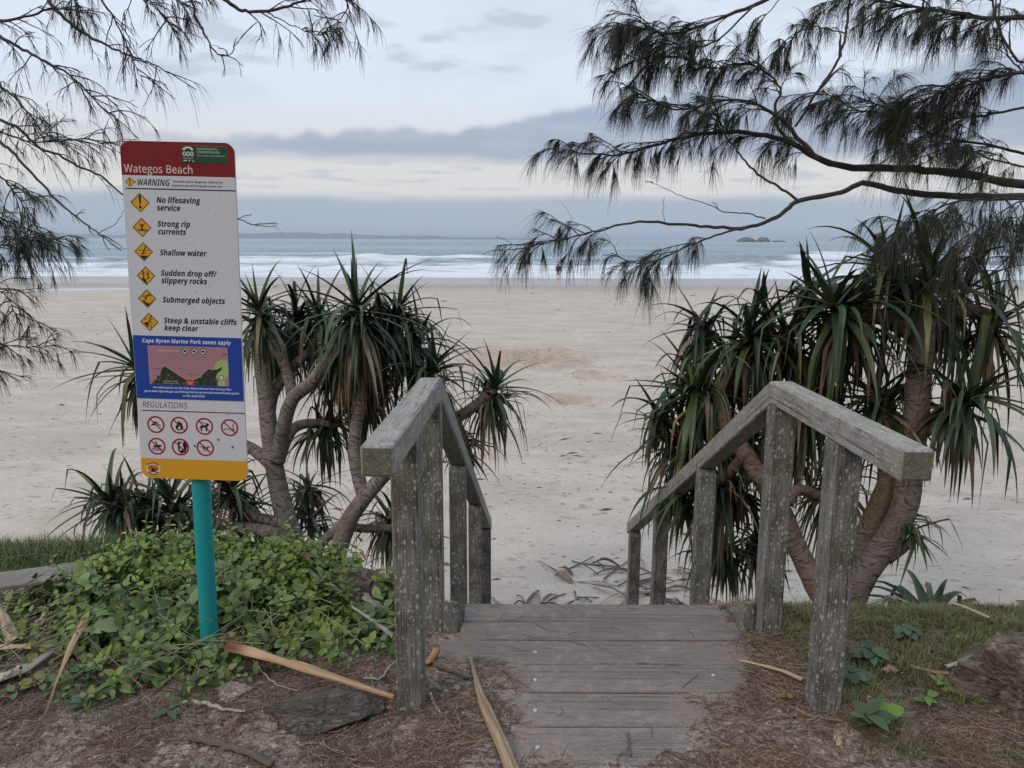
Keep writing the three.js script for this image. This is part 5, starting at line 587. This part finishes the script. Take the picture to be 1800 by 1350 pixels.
{ const at = (q) => [q[0], -q[2]]; 
seedling('green seedling on the bare ground in front of the ground cover', ...at([-1.456,0,-2.382]), 8, 0.05, sg2, 0.05); seedling('leafy sprig beside the long brown leaf stalk', ...at([-1.548,0,-2.542]), 9, 0.045, sg2, 0.05); seedling('pale green sprig at the foot of the ground cover', ...at([-1.126,0,-2.6]), 9, 0.036, [0.09, 0.14, 0.05], 0.06); seedling('two flat green leaves beside the pale dry stick', ...at([-1.15,0,-2.342]), 4, 0.05, sg2, 0.02, true);
seedling('yellowing sprig near the pale dry leaves', ...at([-1.693,0,-2.481]), 7, 0.045, [0.16, 0.15, 0.03], 0.05); seedling('dark broad-leaved plant at the foot of the rock-side post', ...at([1.159,0,-2.256]), 12, 0.075, [0.05, 0.085, 0.03], 0.055); seedling('bright green single-leaf plant in front of the rock', ...at([1.237,0,-2.28]), 3, 0.075, [0.12, 0.26, 0.03], 0.05); seedling('dark leafy creeper in the grass behind the rock-side post', ...at([1.383,0,-2.715]), 15, 0.075, [0.055, 0.09, 0.035], 0.06, true); seedling('dark leafy creeper beside the rock-side post', ...at([1.244,0,-2.56]), 11, 0.075, [0.05, 0.085, 0.035], 0.05, true); seedling('creeper leaves further along the mossy bank', ...at([1.617,0,-2.911]), 12, 0.065, [0.045, 0.09, 0.035], 0.05, true);
seedling('young yellow-green plant beside the rock', ...at([1.548,0,-2.509]), 8, 0.045, [0.12, 0.16, 0.03], 0.05); seedling('small bright sprig near the rock', ...at([1.433,0,-2.406]), 7, 0.045, [0.09, 0.15, 0.03], 0.04); seedling('tiny yellow-green sprig at the sandy edge of the planks', ...at([0.961,0,-2.436]), 5, 0.03, [0.16, 0.16, 0.03], 0.035); seedling('bright sprig growing by the lower handrail post', 1.02, 4.6, 12, 0.06, [0.09, 0.18, 0.03], 0.1); }
// ---------------------------------------------------------------- rocks
function rock(label, x, D, rx, ry, rz, turn, seed, col, sink = 0.35) {
  const g = new THREE.IcosahedronGeometry(1, 56), p = g.attributes.position, cc = new Float32Array(p.count * 3), r = rng(seed), cuts = []; for (let i = 0; i < 15; i++) cuts.push([...unit([r.s(), r.s(), r.s()]), r.r(0.66, 0.95)]);
  for (let i = 0; i < p.count; i++) { const n = [p.getX(i), p.getY(i), p.getZ(i)]; let k = 1.02; for (const q of cuts) { const c = dot(n, q); if (c > 0.2) k = min(k, q[3] / c); } const A = (s) => 0.5 + 1.55 * ((fbm(n[0] * s + seed, n[1] * s * 1.4 + 3, 3) + fbm(n[1] * s * 1.4 + 7, n[2] * s + seed, 3) + fbm(n[2] * s + 31, n[0] * s + seed, 3)) / 3 - 0.5), crack = abs(A(4) - 0.5); k += 0.18 * (A(2.6) - 0.5) + 0.1 * (A(8) - 0.5) + 0.045 * (A(26) - 0.5) - 0.06 * sst(0.035, 0, crack); p.setXYZ(i, n[0] * rx * k, n[1] * ry * k, n[2] * rz * k);
    let c = mix3([0.05, 0.045, 0.043], [0.2, 0.18, 0.165], sst(0.25, 0.75, 0.5 * A(7) + 0.5 * A(30))); c = mix3(c, [0.24, 0.19, 0.15], 0.5 * sst(0.5, 0.64, A(3.3))); c = mix3(c, [0.34, 0.34, 0.3], 0.6 * sst(0.6, 0.68, A(13))); c = mix3(c, [0.09, 0.1, 0.045], 0.5 * sst(0.56, 0.66, A(5.1))); cc.set([c[0] * col[0], c[1] * col[1], c[2] * col[2]], i * 3); }
  g.setAttribute('color', new THREE.BufferAttribute(cc, 3)); g.computeVertexNormals(); const m = single('rock', g, std({ vertexColors: true, roughness: 0.93 }), label, 'rock'); m.position.set(x, groundH(x, -D) + ry * (0.4 - sink), -D); m.rotation.y = turn; return m; }
const sign = Math.sign;
rock('flat dark rock half buried in the needle litter', -0.645, 2.38, 0.21, 0.07, 0.14, 0.15, 5, [0.5, 0.45, 0.42], 0.6); rock('small pale crusted stone near the sign post', -0.985, 2.48, 0.075, 0.035, 0.06, 0.4, 9, [1.5, 1.4, 1.3], 0.35); rock('angular brown boulder in the grass beside the path', 1.84, 2.42, 0.27, 0.2, 0.2, -0.3, 21, [0.75, 0.68, 0.62], 0.12);
// ---------------------------------------------------------------- fallen fronds, leaves and sticks
function husk(g, pts, wf, curl, cf, r) { const n = 26, P = path(pts, n), f = g.count, m = 8; for (let i = 0; i <= n; i++) { const t = i / n, d = unit(sub(P[min(i + 1, n)], P[max(0, i - 1)])), s = unit(cross(d, [0, 1, 0])), u = cross(s, d), w = wf(t) * (0.85 + 0.3 * vn(t * 9, pts[0][0] * 50)), tw = 0.5 * (vn(t * 4, 3) - 0.5); for (let k = 0; k <= m; k++) { const a = (k / m - 0.5) * curl, R = w / max(0.6, curl), x = sin(a + tw) * R, y = (cos(a + tw) - cos(curl / 2)) * R; g.v(...add(add(P[i], s, x), u, y + w * 0.16 * (vn(k * 1.9 + 4, t * 7) - 0.5)), k / m, t, mul3(cf(t), 0.5 + 0.9 * vn(k * 2.7 + 9, t * 5) * (0.7 + 0.5 * vn(k * 5, t * 40)))); } } for (let i = 0; i < n; i++) for (let k = 0; k < m; k++) { const a = f + i * (m + 1) + k; g.q(a, a + 1, a + m + 2, a + m + 1); } return g; }
const onGround = (pts, lift = 0.012) => pts.map(([x, y, z]) => [x, max(y, groundH(x, z) + lift, x > -0.3 && x < 1 && z > -3.2 ? lift : -9), z]);
const mkHusk = (name, label, cat, pts, wf, curl, cf, lift, group) => single(name, husk(new GB(), onGround(pts, lift), wf, curl, cf).geo(), dryMat, label, cat, group);
mkHusk('fallen_frond', 'stout orange-tan fallen frond base with dark red end, in front of the ground cover', 'frond', [[-1.061,0.09,-2.652],[-0.95,0.078,-2.626],[-0.787,0.066,-2.569],[-0.605,0.054,-2.498],[-0.496,0.042,-2.457],[-0.408,0.03,-2.429]], (t) => lerp(0.1, 0.026, pow(t, 0.55)), 2.9, (t) => mix3([0.16, 0.05, 0.025], [0.42, 0.28, 0.16], sst(0.06, 0.24, t + 0.1 * vn(t * 20, 2))), 0.02);
mkHusk('fallen_leaf', 'long twisted tan leaf lying across the planks', 'leaf', [[-0.168,0.025,-2.765],[-0.14,0.025,-2.623],[-0.114,0.025,-2.494],[-0.073,0.025,-2.343],[-0.032,0.025,-2.208],[0.013,0.025,-2.036]], (t) => lerp(0.01, 0.05, sst(0, 0.8, t)), 1.8, (t) => mix3([0.26, 0.19, 0.12], [0.36, 0.26, 0.165], t), 0.012);
mkHusk('fallen_leaf', 'long tan leaf stalk thinning to a brown tail on the bare ground', 'leaf', [[-1.65,0.14,-2.754],[-1.631,0.118,-2.631],[-1.604,0.097,-2.52],[-1.573,0.075,-2.405],[-1.543,0.053,-2.301],[-1.533,0.032,-2.204],[-1.531,0.01,-2.098]], (t) => lerp(0.042, 0.01, sst(0, 0.5, t)), 2.4, (t) => mix3([0.38, 0.26, 0.15], [0.14, 0.1, 0.07], sst(0.35, 0.8, t)), 0.012);
mkHusk('fallen_leaf', 'tan dry leaf lying level beside the pale husk', 'leaf', [[-2.027,0.05,-2.708],[-1.88,0.05,-2.717],[-1.776,0.05,-2.726],[-1.663,0.05,-2.761]], (t) => lerp(0.045, 0.015, t), 2, () => [0.42, 0.28, 0.15], 0.03);
mkHusk('fallen_leaf', 'broad pale dry leaf curling to a grey point', 'leaf', [[-1.891,0.05,-2.477],[-1.815,0.053,-2.517],[-1.773,0.055,-2.581],[-1.745,0.057,-2.676],[-1.711,0.06,-2.769]], (t) => lerp(0.075, 0.012, sst(0.1, 1, t)), 2, () => [0.42, 0.36, 0.29], 0.03);
mkHusk('fallen_leaf', 'pale brown husk standing among leaves below the timber edging', 'leaf', [[-2.062,0.16,-2.853],[-2.014,0.117,-2.828],[-1.976,0.073,-2.796],[-1.921,0.03,-2.743]], (t) => lerp(0.02, 0.075, t), 2, () => [0.38, 0.28, 0.2], 0.03); mkHusk('fallen_leaf', 'short pale torn husk between the creeping leaves', 'leaf', [[-1.898,0.12,-2.914],[-1.907,0.08,-2.899],[-1.91,0.04,-2.867]], () => 0.035, 2, () => [0.42, 0.33, 0.24], 0.03);
mkHusk('fallen_leaf', 'grey dry leaf resting on the ground cover beside the stair post', 'leaf', [[-0.654,0.12,-2.924],[-0.6,0.093,-2.908],[-0.539,0.067,-2.883],[-0.453,0.04,-2.814]], (t) => lerp(0.014, 0.034, t), 2, () => [0.3, 0.28, 0.255], 0.03); mkHusk('fallen_leaf', 'dark grey dry leaf on top of the ground cover', 'leaf', [[-0.886,0.16,-3.169],[-0.816,0.13,-3.136],[-0.723,0.1,-3.089]], () => 0.024, 2, () => [0.15, 0.135, 0.12], 0.03); mkHusk('fallen_leaf', 'wide grey leaf sheath behind the stair post', 'leaf', [[-0.629,0.1,-3.057],[-0.565,0.065,-3.034],[-0.472,0.03,-2.972]], () => 0.05, 2, () => [0.24, 0.22, 0.2], 0.03);
mkHusk('fallen_leaf', 'tan splintered leaf among red needles beside the planks', 'leaf', [[0.876,0.02,-2.698],[0.948,0.02,-2.651],[1.005,0.02,-2.597],[1.057,0.02,-2.538]], (t) => 0.012 + 0.014 * t, 2, () => [0.4, 0.27, 0.16], 0.02); mkHusk('fallen_leaf', 'pale stalk lying on the grass edge behind the screw pine trunk', 'leaf', [[1.944,0.03,-3.166],[1.989,0.03,-3.113],[2.032,0.03,-3.021]], () => 0.018, 2, () => [0.38, 0.33, 0.24], 0.02); mkHusk('fallen_leaf', 'brown curled leaf on the grass near the rock', 'leaf', [[1.5,0.02,-2.639],[1.578,0.02,-2.624],[1.629,0.02,-2.609]], () => 0.022, 2, () => [0.24, 0.17, 0.12], 0.02); mkHusk('fallen_leaf', 'pale curled leaf just behind the rock', 'leaf', [[1.632,0.03,-2.639],[1.684,0.03,-2.663],[1.737,0.03,-2.695]], () => 0.02, 2, () => [0.4, 0.36, 0.3], 0.02);
mkHusk('fallen_leaf', 'crumpled pinkish-brown leaf in the litter', 'leaf', [[-1.444,0.02,-2.529],[-1.412,0.02,-2.543],[-1.333,0.02,-2.508]], () => 0.06, 2.4, () => [0.28, 0.17, 0.12], 0.015); mkHusk('fallen_leaf', 'pale upright leaf at the edge of the litter near the post', 'leaf', [[1.031,0.005,-2.192],[1.038,0.028,-2.194],[1.046,0.05,-2.203]], () => 0.03, 1.6, () => [0.36, 0.3, 0.2], 0.012); mkHusk('fallen_leaf', 'thin reddish leaf in the grass beside the post', 'leaf', [[1.383,0.02,-2.607],[1.425,0.02,-2.638],[1.434,0.02,-2.6]], () => 0.03, 2.2, () => [0.26, 0.16, 0.11], 0.02);
const barkTwig = std({ color: new THREE.Color().setRGB(0.12, 0.1, 0.085), roughness: 0.9, bumpMap: barkBump, bumpScale: 0.003 }), paleTwig = std({ color: new THREE.Color().setRGB(0.36, 0.32, 0.27), roughness: 0.9, bumpMap: barkBump, bumpScale: 0.002 }), redTwig = std({ color: new THREE.Color().setRGB(0.22, 0.16, 0.13), roughness: 0.9 });
function stick(label, pts, r0, r1, m, group) { const g = new GB(), P = path(onGround(pts, r0), 18).map((p, i) => add(p, [0, 0.002 * sin(i * 2.1), 0.003 * sin(i * 1.7)])); tube(g, P, (t) => lerp(r0, r1, t), 7, [1, 1, 1], true, 0.3); return single('stick', g.geo(), m, label, 'stick', group); }
stick('thick grey stick lying on the bare ground near the frame bottom', [[-1.033,0,-2.209],[-0.958,0,-2.193],[-0.886,0,-2.171],[-0.811,0,-2.134],[-0.726,0,-2.087]], 0.012, 0.01, barkTwig); stick('pale bleached stick with frayed end', [[-1.146,0,-2.423],[-1.056,0,-2.397],[-0.976,0,-2.365],[-0.896,0,-2.341]], 0.009, 0.004, paleTwig); stick('thin dark twig slanting through the litter', [[-1.396,0.01,-2.373],[-1.348,0.01,-2.433],[-1.301,0.01,-2.502],[-1.241,0.01,-2.576]], 0.005, 0.003, barkTwig); stick('fine pale twig slanting beside the bleached stick', [[-1.267,0.01,-2.251],[-1.243,0.01,-2.336],[-1.2,0.01,-2.391]], 0.003, 0.002, paleTwig); stick('crooked dark stick lying below the bare slope', [[-1.693,0,-2.234],[-1.653,0,-2.287],[-1.604,0,-2.33]], 0.006, 0.004, barkTwig);
stick('bent grey root looping beside the stair post', [[-0.534,0.03,-2.548],[-0.478,0.023,-2.559],[-0.461,0.017,-2.635],[-0.435,0.01,-2.714]], 0.004, 0.003, paleTwig); stick('thin curved twig arching below the frond', [[-0.984,0.02,-2.685],[-0.909,0.02,-2.588],[-0.835,0.02,-2.515],[-0.744,0.02,-2.48]], 0.003, 0.002, paleTwig); stick('mossy bent root beside the planks', [[-0.303,0.01,-2.675],[-0.252,0.01,-2.628],[-0.197,0.01,-2.605],[-0.143,0.01,-2.583]], 0.008, 0.005, std({ color: new THREE.Color().setRGB(0.13, 0.11, 0.05), roughness: 0.9 })); stick('stubby cut root with pale orange end', [[-0.314,0.03,-2.653],[-0.299,0.04,-2.676],[-0.285,0.05,-2.712]], 0.012, 0.016, std({ color: new THREE.Color().setRGB(0.34, 0.2, 0.1), roughness: 0.8 }));
stick('short dark twig on the nearest plank', [[0.386,0.002,-2.273],[0.382,0.002,-2.215],[0.38,0.002,-2.159]], 0.0035, 0.003, barkTwig); stick('dark broken twig on the sand at the end of the planks', [[0.498,0,-2.19],[0.523,0,-2.157],[0.564,0,-2.131]], 0.004, 0.003, barkTwig); stick('short charred twig in the sand beside the planks', [[0.628,0,-2.131],[0.654,0,-2.137],[0.678,0,-2.134]], 0.006, 0.005, barkTwig); stick('long thin brown twig on the sandy litter', [[0.663,0,-2.197],[0.736,0,-2.242],[0.812,0,-2.278]], 0.0035, 0.002, barkTwig); stick('thin twig lying across the plank joints', [[0.625,0.002,-2.542],[0.666,0.002,-2.587],[0.704,0.002,-2.632]], 0.002, 0.0015, barkTwig); stick('reddish branched root spreading from the rock-side post', [[0.98,0.01,-2.382],[1.007,0.01,-2.35],[1.055,0.01,-2.326],[1.095,0.01,-2.283]], 0.006, 0.003, redTwig); stick('curved reddish root hooked beside the post', [[0.961,0.005,-2.338],[0.994,0.005,-2.409],[1.021,0.005,-2.429],[1.02,0.005,-2.358]], 0.004, 0.003, redTwig); stick('reddish twig trailing from the post to the sand', [[0.825,0,-2.32],[0.91,0,-2.345],[1.002,0,-2.334],[1.066,0,-2.279]], 0.004, 0.002, redTwig); stick('thin pale stalk standing against the foot of the sign-side post', [[-0.272,0.09,-2.363],[-0.259,0.045,-2.367],[-0.236,0,-2.357]], 0.004, 0.003, paleTwig);
{ // loose sticks and dry leaves on the sand at the foot of the stair
  const whereAt = (i) => i < 12 ? 'beside the sign-side foot of the steps' : i < 30 ? 'in front of the bottom step' : 'under the screw pine beyond the lowest post', r = rng(91), spread = (x, D) => [x, max(groundH(x, -D), -1.75) + 0.01, -D];
  for (let i = 0; i < 60; i++) { const u = i / 60, x = i < 12 ? r.r(-0.25, 0.4) : i < 30 ? r.r(0.35, 1.0) : r.r(0.95, 1.9), D = i < 12 ? r.r(6.3, 6.75) : r.r(6.25, 7.4), a = r.s(1.2) + (r() < 0.3 ? 1.2 : 0), L = r.r(0.15, 0.6) * (i < 12 ? 0.7 : 1), y = D < 6.6 ? groundH(x, -D) : beachY(x, -D); const up = r.r(0.0, 0.05); const col = mul3(r.pick([[0.16, 0.115, 0.08], [0.24, 0.18, 0.13], [0.09, 0.065, 0.05], [0.34, 0.27, 0.2]]), r.r(0.8, 1.2)); const pts = [[x - cos(a) * L / 2, y + 0.012, -D + sin(a) * L / 2], [x, y + 0.015 + up, -D + r.s(0.03)], [x + cos(a) * L / 2, y + 0.012, -D - sin(a) * L / 2]];
    if (i % 3 === 2) { const g = new GB(); tube(g, path(pts, 8), (t) => lerp(0.008, 0.005, t), 6, [1, 1, 1]); single('stick', g.geo(), barkTwig, (L > 0.38 ? 'long' : 'short') + ' dark stick on the sand ' + whereAt(i), 'stick', 'sticks at the foot of the steps'); } else { const w = r.r(0.02, 0.07); single('fallen_leaf', husk(new GB(), pts, (t) => w * (0.35 + 1.3 * t * (1.1 - t)), r.r(1.2, 2.6), () => col).geo(), dryMat, (col[0] > 0.26 ? 'pale straw' : col[0] > 0.18 ? 'tan' : col[0] > 0.12 ? 'brown' : 'blackish') + ' dry ' + (L > 0.38 ? 'long' : 'short') + ' strap leaf ' + whereAt(i), 'leaf', 'dry leaves at the foot of the steps'); } }
  const g = new GB(); for (let i = 0; i < 90; i++) { const x = r.r(1.1, 2.2), D = r.r(4.4, 6.4), y = groundH(x, -D) + 0.02, a = r() * 6.28; strap(g, [x, y, -D], [cos(a), 0.3, sin(a)], r.r(0.25, 0.6), 0.035, 2.2, 0, r() < 0.25 ? [0.05, 0.08, 0.03] : r.pick(DRY), r); } for (let i = 0; i < 60; i++) { const x = r.r(-1.6, -0.35), D = r.r(4.2, 6.3), y = groundH(x, -D) + 0.02, a = r() * 6.28; strap(g, [x, y, -D], [cos(a), 0.3, sin(a)], r.r(0.25, 0.5), 0.03, 2.2, 0, r.pick(DRY), r); } single('leaf_litter', g.geo(), dryMat, 'heaped dry strap leaves on the bank below the screw pines', 'leaf litter', null, 'stuff');
}
{ // needle litter on the dune top and scraps on the beach
  const g = new GB(), seg = 3; let p = [-0.5, 0, 0]; for (let i = 0; i <= seg; i++) { const t = i / seg, x = t - 0.5, z = 0.16 * (t - 0.5) * (t - 0.5) * 4 * 0.5; g.v(x, 0.5, z); g.v(x - 0.0, -0.5, z + 0.0); } for (let i = 0; i < seg; i++) { const a = i * 2; g.q(a, a + 1, a + 3, a + 2); }
  const strip = (() => { const b = new GB(); for (let i = 0; i <= seg; i++) { const t = i / seg, x = t - 0.5, z = 0.5 * (t - 0.5) * (t - 0.5); b.v(x, 0, z - 0.008); b.v(x, 0.012, z); b.v(x, 0, z + 0.008); } for (let i = 0; i < seg; i++) { const a = i * 3; b.q(a, a + 1, a + 4, a + 3); b.q(a + 1, a + 2, a + 5, a + 4); } const q = b.geo(); q.deleteAttribute('color'); return q; })();
  const N = 34000, m = new THREE.InstancedMesh(strip, std({ roughness: 0.85 }), N), r = rng(55), o = new THREE.Object3D(), c = new THREE.Color(); let k = 0;
  while (k < N) { const x = r.r(-2.4, 2.3), D = r.r(1.55, 3.35), n = fbm(x * 2.6 + 4, D * 2.6, 3), right = sst(0.3, 0.1, abs(x - 1.0 - 0.12 * sin(D * 6))) * sst(2.1, 2.4, D), s = x > -0.32 && x < 1.02 ? deckSand(x, D) : 0.3; let dens = 0.25 + 1.1 * sst(0.4, 0.62, n) + 1.2 * right; if (x > -0.3 && x < 0.98 && D < 3.2) dens *= s < 0.0 ? 0.012 : s < 0.08 ? 0.3 : 1; if (x < -0.5 && D > 2.75) dens *= 0.6; if (x > 1.2 && D > 2.35) dens *= 0.3; if (r() * 2.2 > dens) continue;
    const L = r.r(0.05, 0.15), w = r.r(0.6, 1.2), y = max(groundH(x, -D), x > -0.29 && x < 1.0 && D < 3.19 ? 0.001 : -9); o.position.set(x, y + r.r(0, 0.006), -D); o.rotation.set(r.s(0.12), r() * 6.28, r.s(0.12)); o.scale.set(L, 0.1 * w, 0.1 * w * (0.6 + r() * 1.2) + L * 0.1); o.updateMatrix(); m.setMatrixAt(k, o.matrix); const q = r.pick([[0.155, 0.088, 0.06], [0.11, 0.065, 0.047], [0.22, 0.145, 0.1], [0.28, 0.22, 0.17], [0.075, 0.05, 0.04]]), j = r.r(0.75, 1.25); c.setRGB(q[0] * j, q[1] * j, q[2] * j); m.setColorAt(k, c); k++; }
  m.name = 'needle_litter'; m.castShadow = m.receiveShadow = true; scene.add(tag(m, 'reddish-brown fallen needles strewn over the sandy ground', 'needle litter', null, 'stuff'));
  const b = new GB(), chip = (x, D, y, L, w, h, col) => { const a = r() * 6.28, f = b.count, cx = cos(a), sx = sin(a); for (const [i, j] of [[-1, 0], [0, 1], [1, 0], [0, -1]]) b.v(x + i * L * cx - j * w * sx, y, -D + i * L * sx + j * w * cx, 0, 0, col); b.v(x + r.s(0.3) * L, y + h, -D + r.s(0.3) * w, 0, 0, mul3(col, 1.2)); for (let i = 0; i < 4; i++) b.t(f + i, f + (i + 1) % 4, f + 4); };
  for (let i = 0; i < 4200; i++) { const x = r.r(-2.4, 2.3), D = r.r(1.55, 3.1); if (x > -0.3 && x < 1 && D < 3.2 && deckSand(x, D) < 0.01) continue; const z = r.r(0.002, 0.012); chip(x, D, groundH(x, -D) - 0.001, z, z * 0.6, z * 0.6, mul3(r.pick([[0.12, 0.08, 0.06], [0.3, 0.24, 0.2], [0.06, 0.045, 0.04], [0.4, 0.33, 0.28]]), r.r(0.7, 1.2))); }
  for (let i = 0; i < 70000; i++) { const x = r.r(-0.28, 0.98), D = r.r(2.0, 3.0), s = deckSand(x, D); if (s > 0 || r() > Math.exp(s * 13) * 0.9 * sst(0.3, 0.6, fbm(x * 14, D * 14, 2)) * 1.6) continue; const z = r.r(0.0007, 0.0024); chip(x, D, 0.0004, z * 1.6, z, z * 0.4, mul3([0.29, 0.235, 0.195], r.r(0.7, 1.15))); }
  single('leaf_crumbs', b.geo(), dryMat, 'tiny bark and leaf crumbs on the sandy ground', 'crumbs', null, 'stuff');
  const bb = new GB(), put = (x, D, L, w, h, col, a) => { const f = bb.count, cx = cos(a), sx = sin(a), y = beachY(x, -D) - 0.004; for (const [i, j] of [[-1, 0], [0.1, 1], [1, 0], [-0.1, -1]]) bb.v(x + i * L * cx - j * w * sx, y, -D + i * L * sx + j * w * cx, 0, 0, col); bb.v(x, y + h, -D, 0, 0, col); for (let i = 0; i < 4; i++) bb.t(f + i, f + (i + 1) % 4, f + 4); };
  for (let i = 0; i < 3600; i++) { const D = 6.7 * pow(9, r()), x = r.s(0.75 * D + 1), band = fbm(x * 0.15 + 3, D * 0.45, 3); if (r() > 0.15 + 2.2 * sst(0.5, 0.68, band)) continue; const L = r.r(0.008, 0.04) * (r() < 0.06 ? 2.4 : 1) * (1 + D * 0.04); put(x, D, L, L * r.r(0.15, 0.5), L * 0.2 + 0.004, mul3(r.pick([[0.1, 0.075, 0.06], [0.18, 0.14, 0.11], [0.06, 0.05, 0.045]]), r.r(0.8, 1.3)), r.s(0.5)); }
  single('beach_debris', bb.geo(), dryMat, 'dark scraps of weed and leaf strewn over the beach', 'debris', null, 'stuff');
}
{ // a far bather standing in the shallows
  const J = { head: [0, 1.52, 0, 0.1], neck: [0, 1.38, 0, 0.05], chest: [0, 1.2, 0, 0.14], hip: [0, 0.88, 0, 0.13], lk: [-0.1, 0.48, 0.03, 0.07], la: [-0.12, 0.08, 0, 0.045], rk: [0.1, 0.48, 0.02, 0.07], ra: [0.12, 0.08, 0.02, 0.045], ls: [-0.18, 1.3, 0, 0.055], le: [-0.25, 1.03, 0.02, 0.042], lh: [-0.24, 0.8, 0.08, 0.035], rs: [0.18, 1.3, 0, 0.055], re: [0.26, 1.04, 0.02, 0.042], rh: [0.25, 0.8, 0.08, 0.035] };
  const bones = [['head', 'head'], ['head', 'neck'], ['neck', 'chest'], ['chest', 'hip'], ['hip', 'lk'], ['lk', 'la'], ['hip', 'rk'], ['rk', 'ra'], ['chest', 'ls'], ['ls', 'le'], ['le', 'lh'], ['chest', 'rs'], ['rs', 're'], ['re', 'rh']], N = 64, mc = new MarchingCubes(N, std({}), false, false, 60000); mc.isolation = 0;
  for (let k = 0; k < N; k++) for (let j = 0; j < N; j++) for (let i = 0; i < N; i++) { const q = [(i / N * 2 - 1) * 0.9, (j / N * 2 - 1) * 0.9 + 0.8, (k / N * 2 - 1) * 0.9]; let s = 0; for (const [a, b] of bones) { const A = J[a], B = J[b], ab = sub(B, A), t = a === b ? 0 : clamp(dot(sub(q, A), ab) / dot(ab, ab)); s += Math.exp(-28 * (len(sub(q, add(A, ab, t))) - lerp(A[3], B[3], t))); } mc.field[i + j * N + k * N * N] = Math.log(s) / 28; }
  mc.update(); const n = mc.count, pos = new Float32Array(n * 3), nor = new Float32Array(n * 3), col = new Float32Array(n * 3); for (let i = 0; i < n; i++) { for (let c = 0; c < 3; c++) { pos[i * 3 + c] = mc.positionArray[i * 3 + c] * 0.9 + (c === 1 ? 0.8 : 0); nor[i * 3 + c] = mc.normalArray[i * 3 + c]; } const y = pos[i * 3 + 1], x = abs(pos[i * 3]), k = y > 1.56 ? [0.04, 0.03, 0.025] : y > 1.36 || x > 0.2 || y < 0.7 ? [0.3, 0.19, 0.14] : [0.03, 0.035, 0.05]; col.set(k, i * 3); }
  const g = new THREE.BufferGeometry(); g.setAttribute('position', new THREE.BufferAttribute(pos, 3)); g.setAttribute('normal', new THREE.BufferAttribute(nor, 3)); g.setAttribute('color', new THREE.BufferAttribute(col, 3));
  const m = single('person', g, std({ vertexColors: true }), 'far person in dark swimwear standing in the shallow surf', 'person'); m.position.set(5.3, SEA - 0.12, -90);
}

renderer.render(scene, camera);
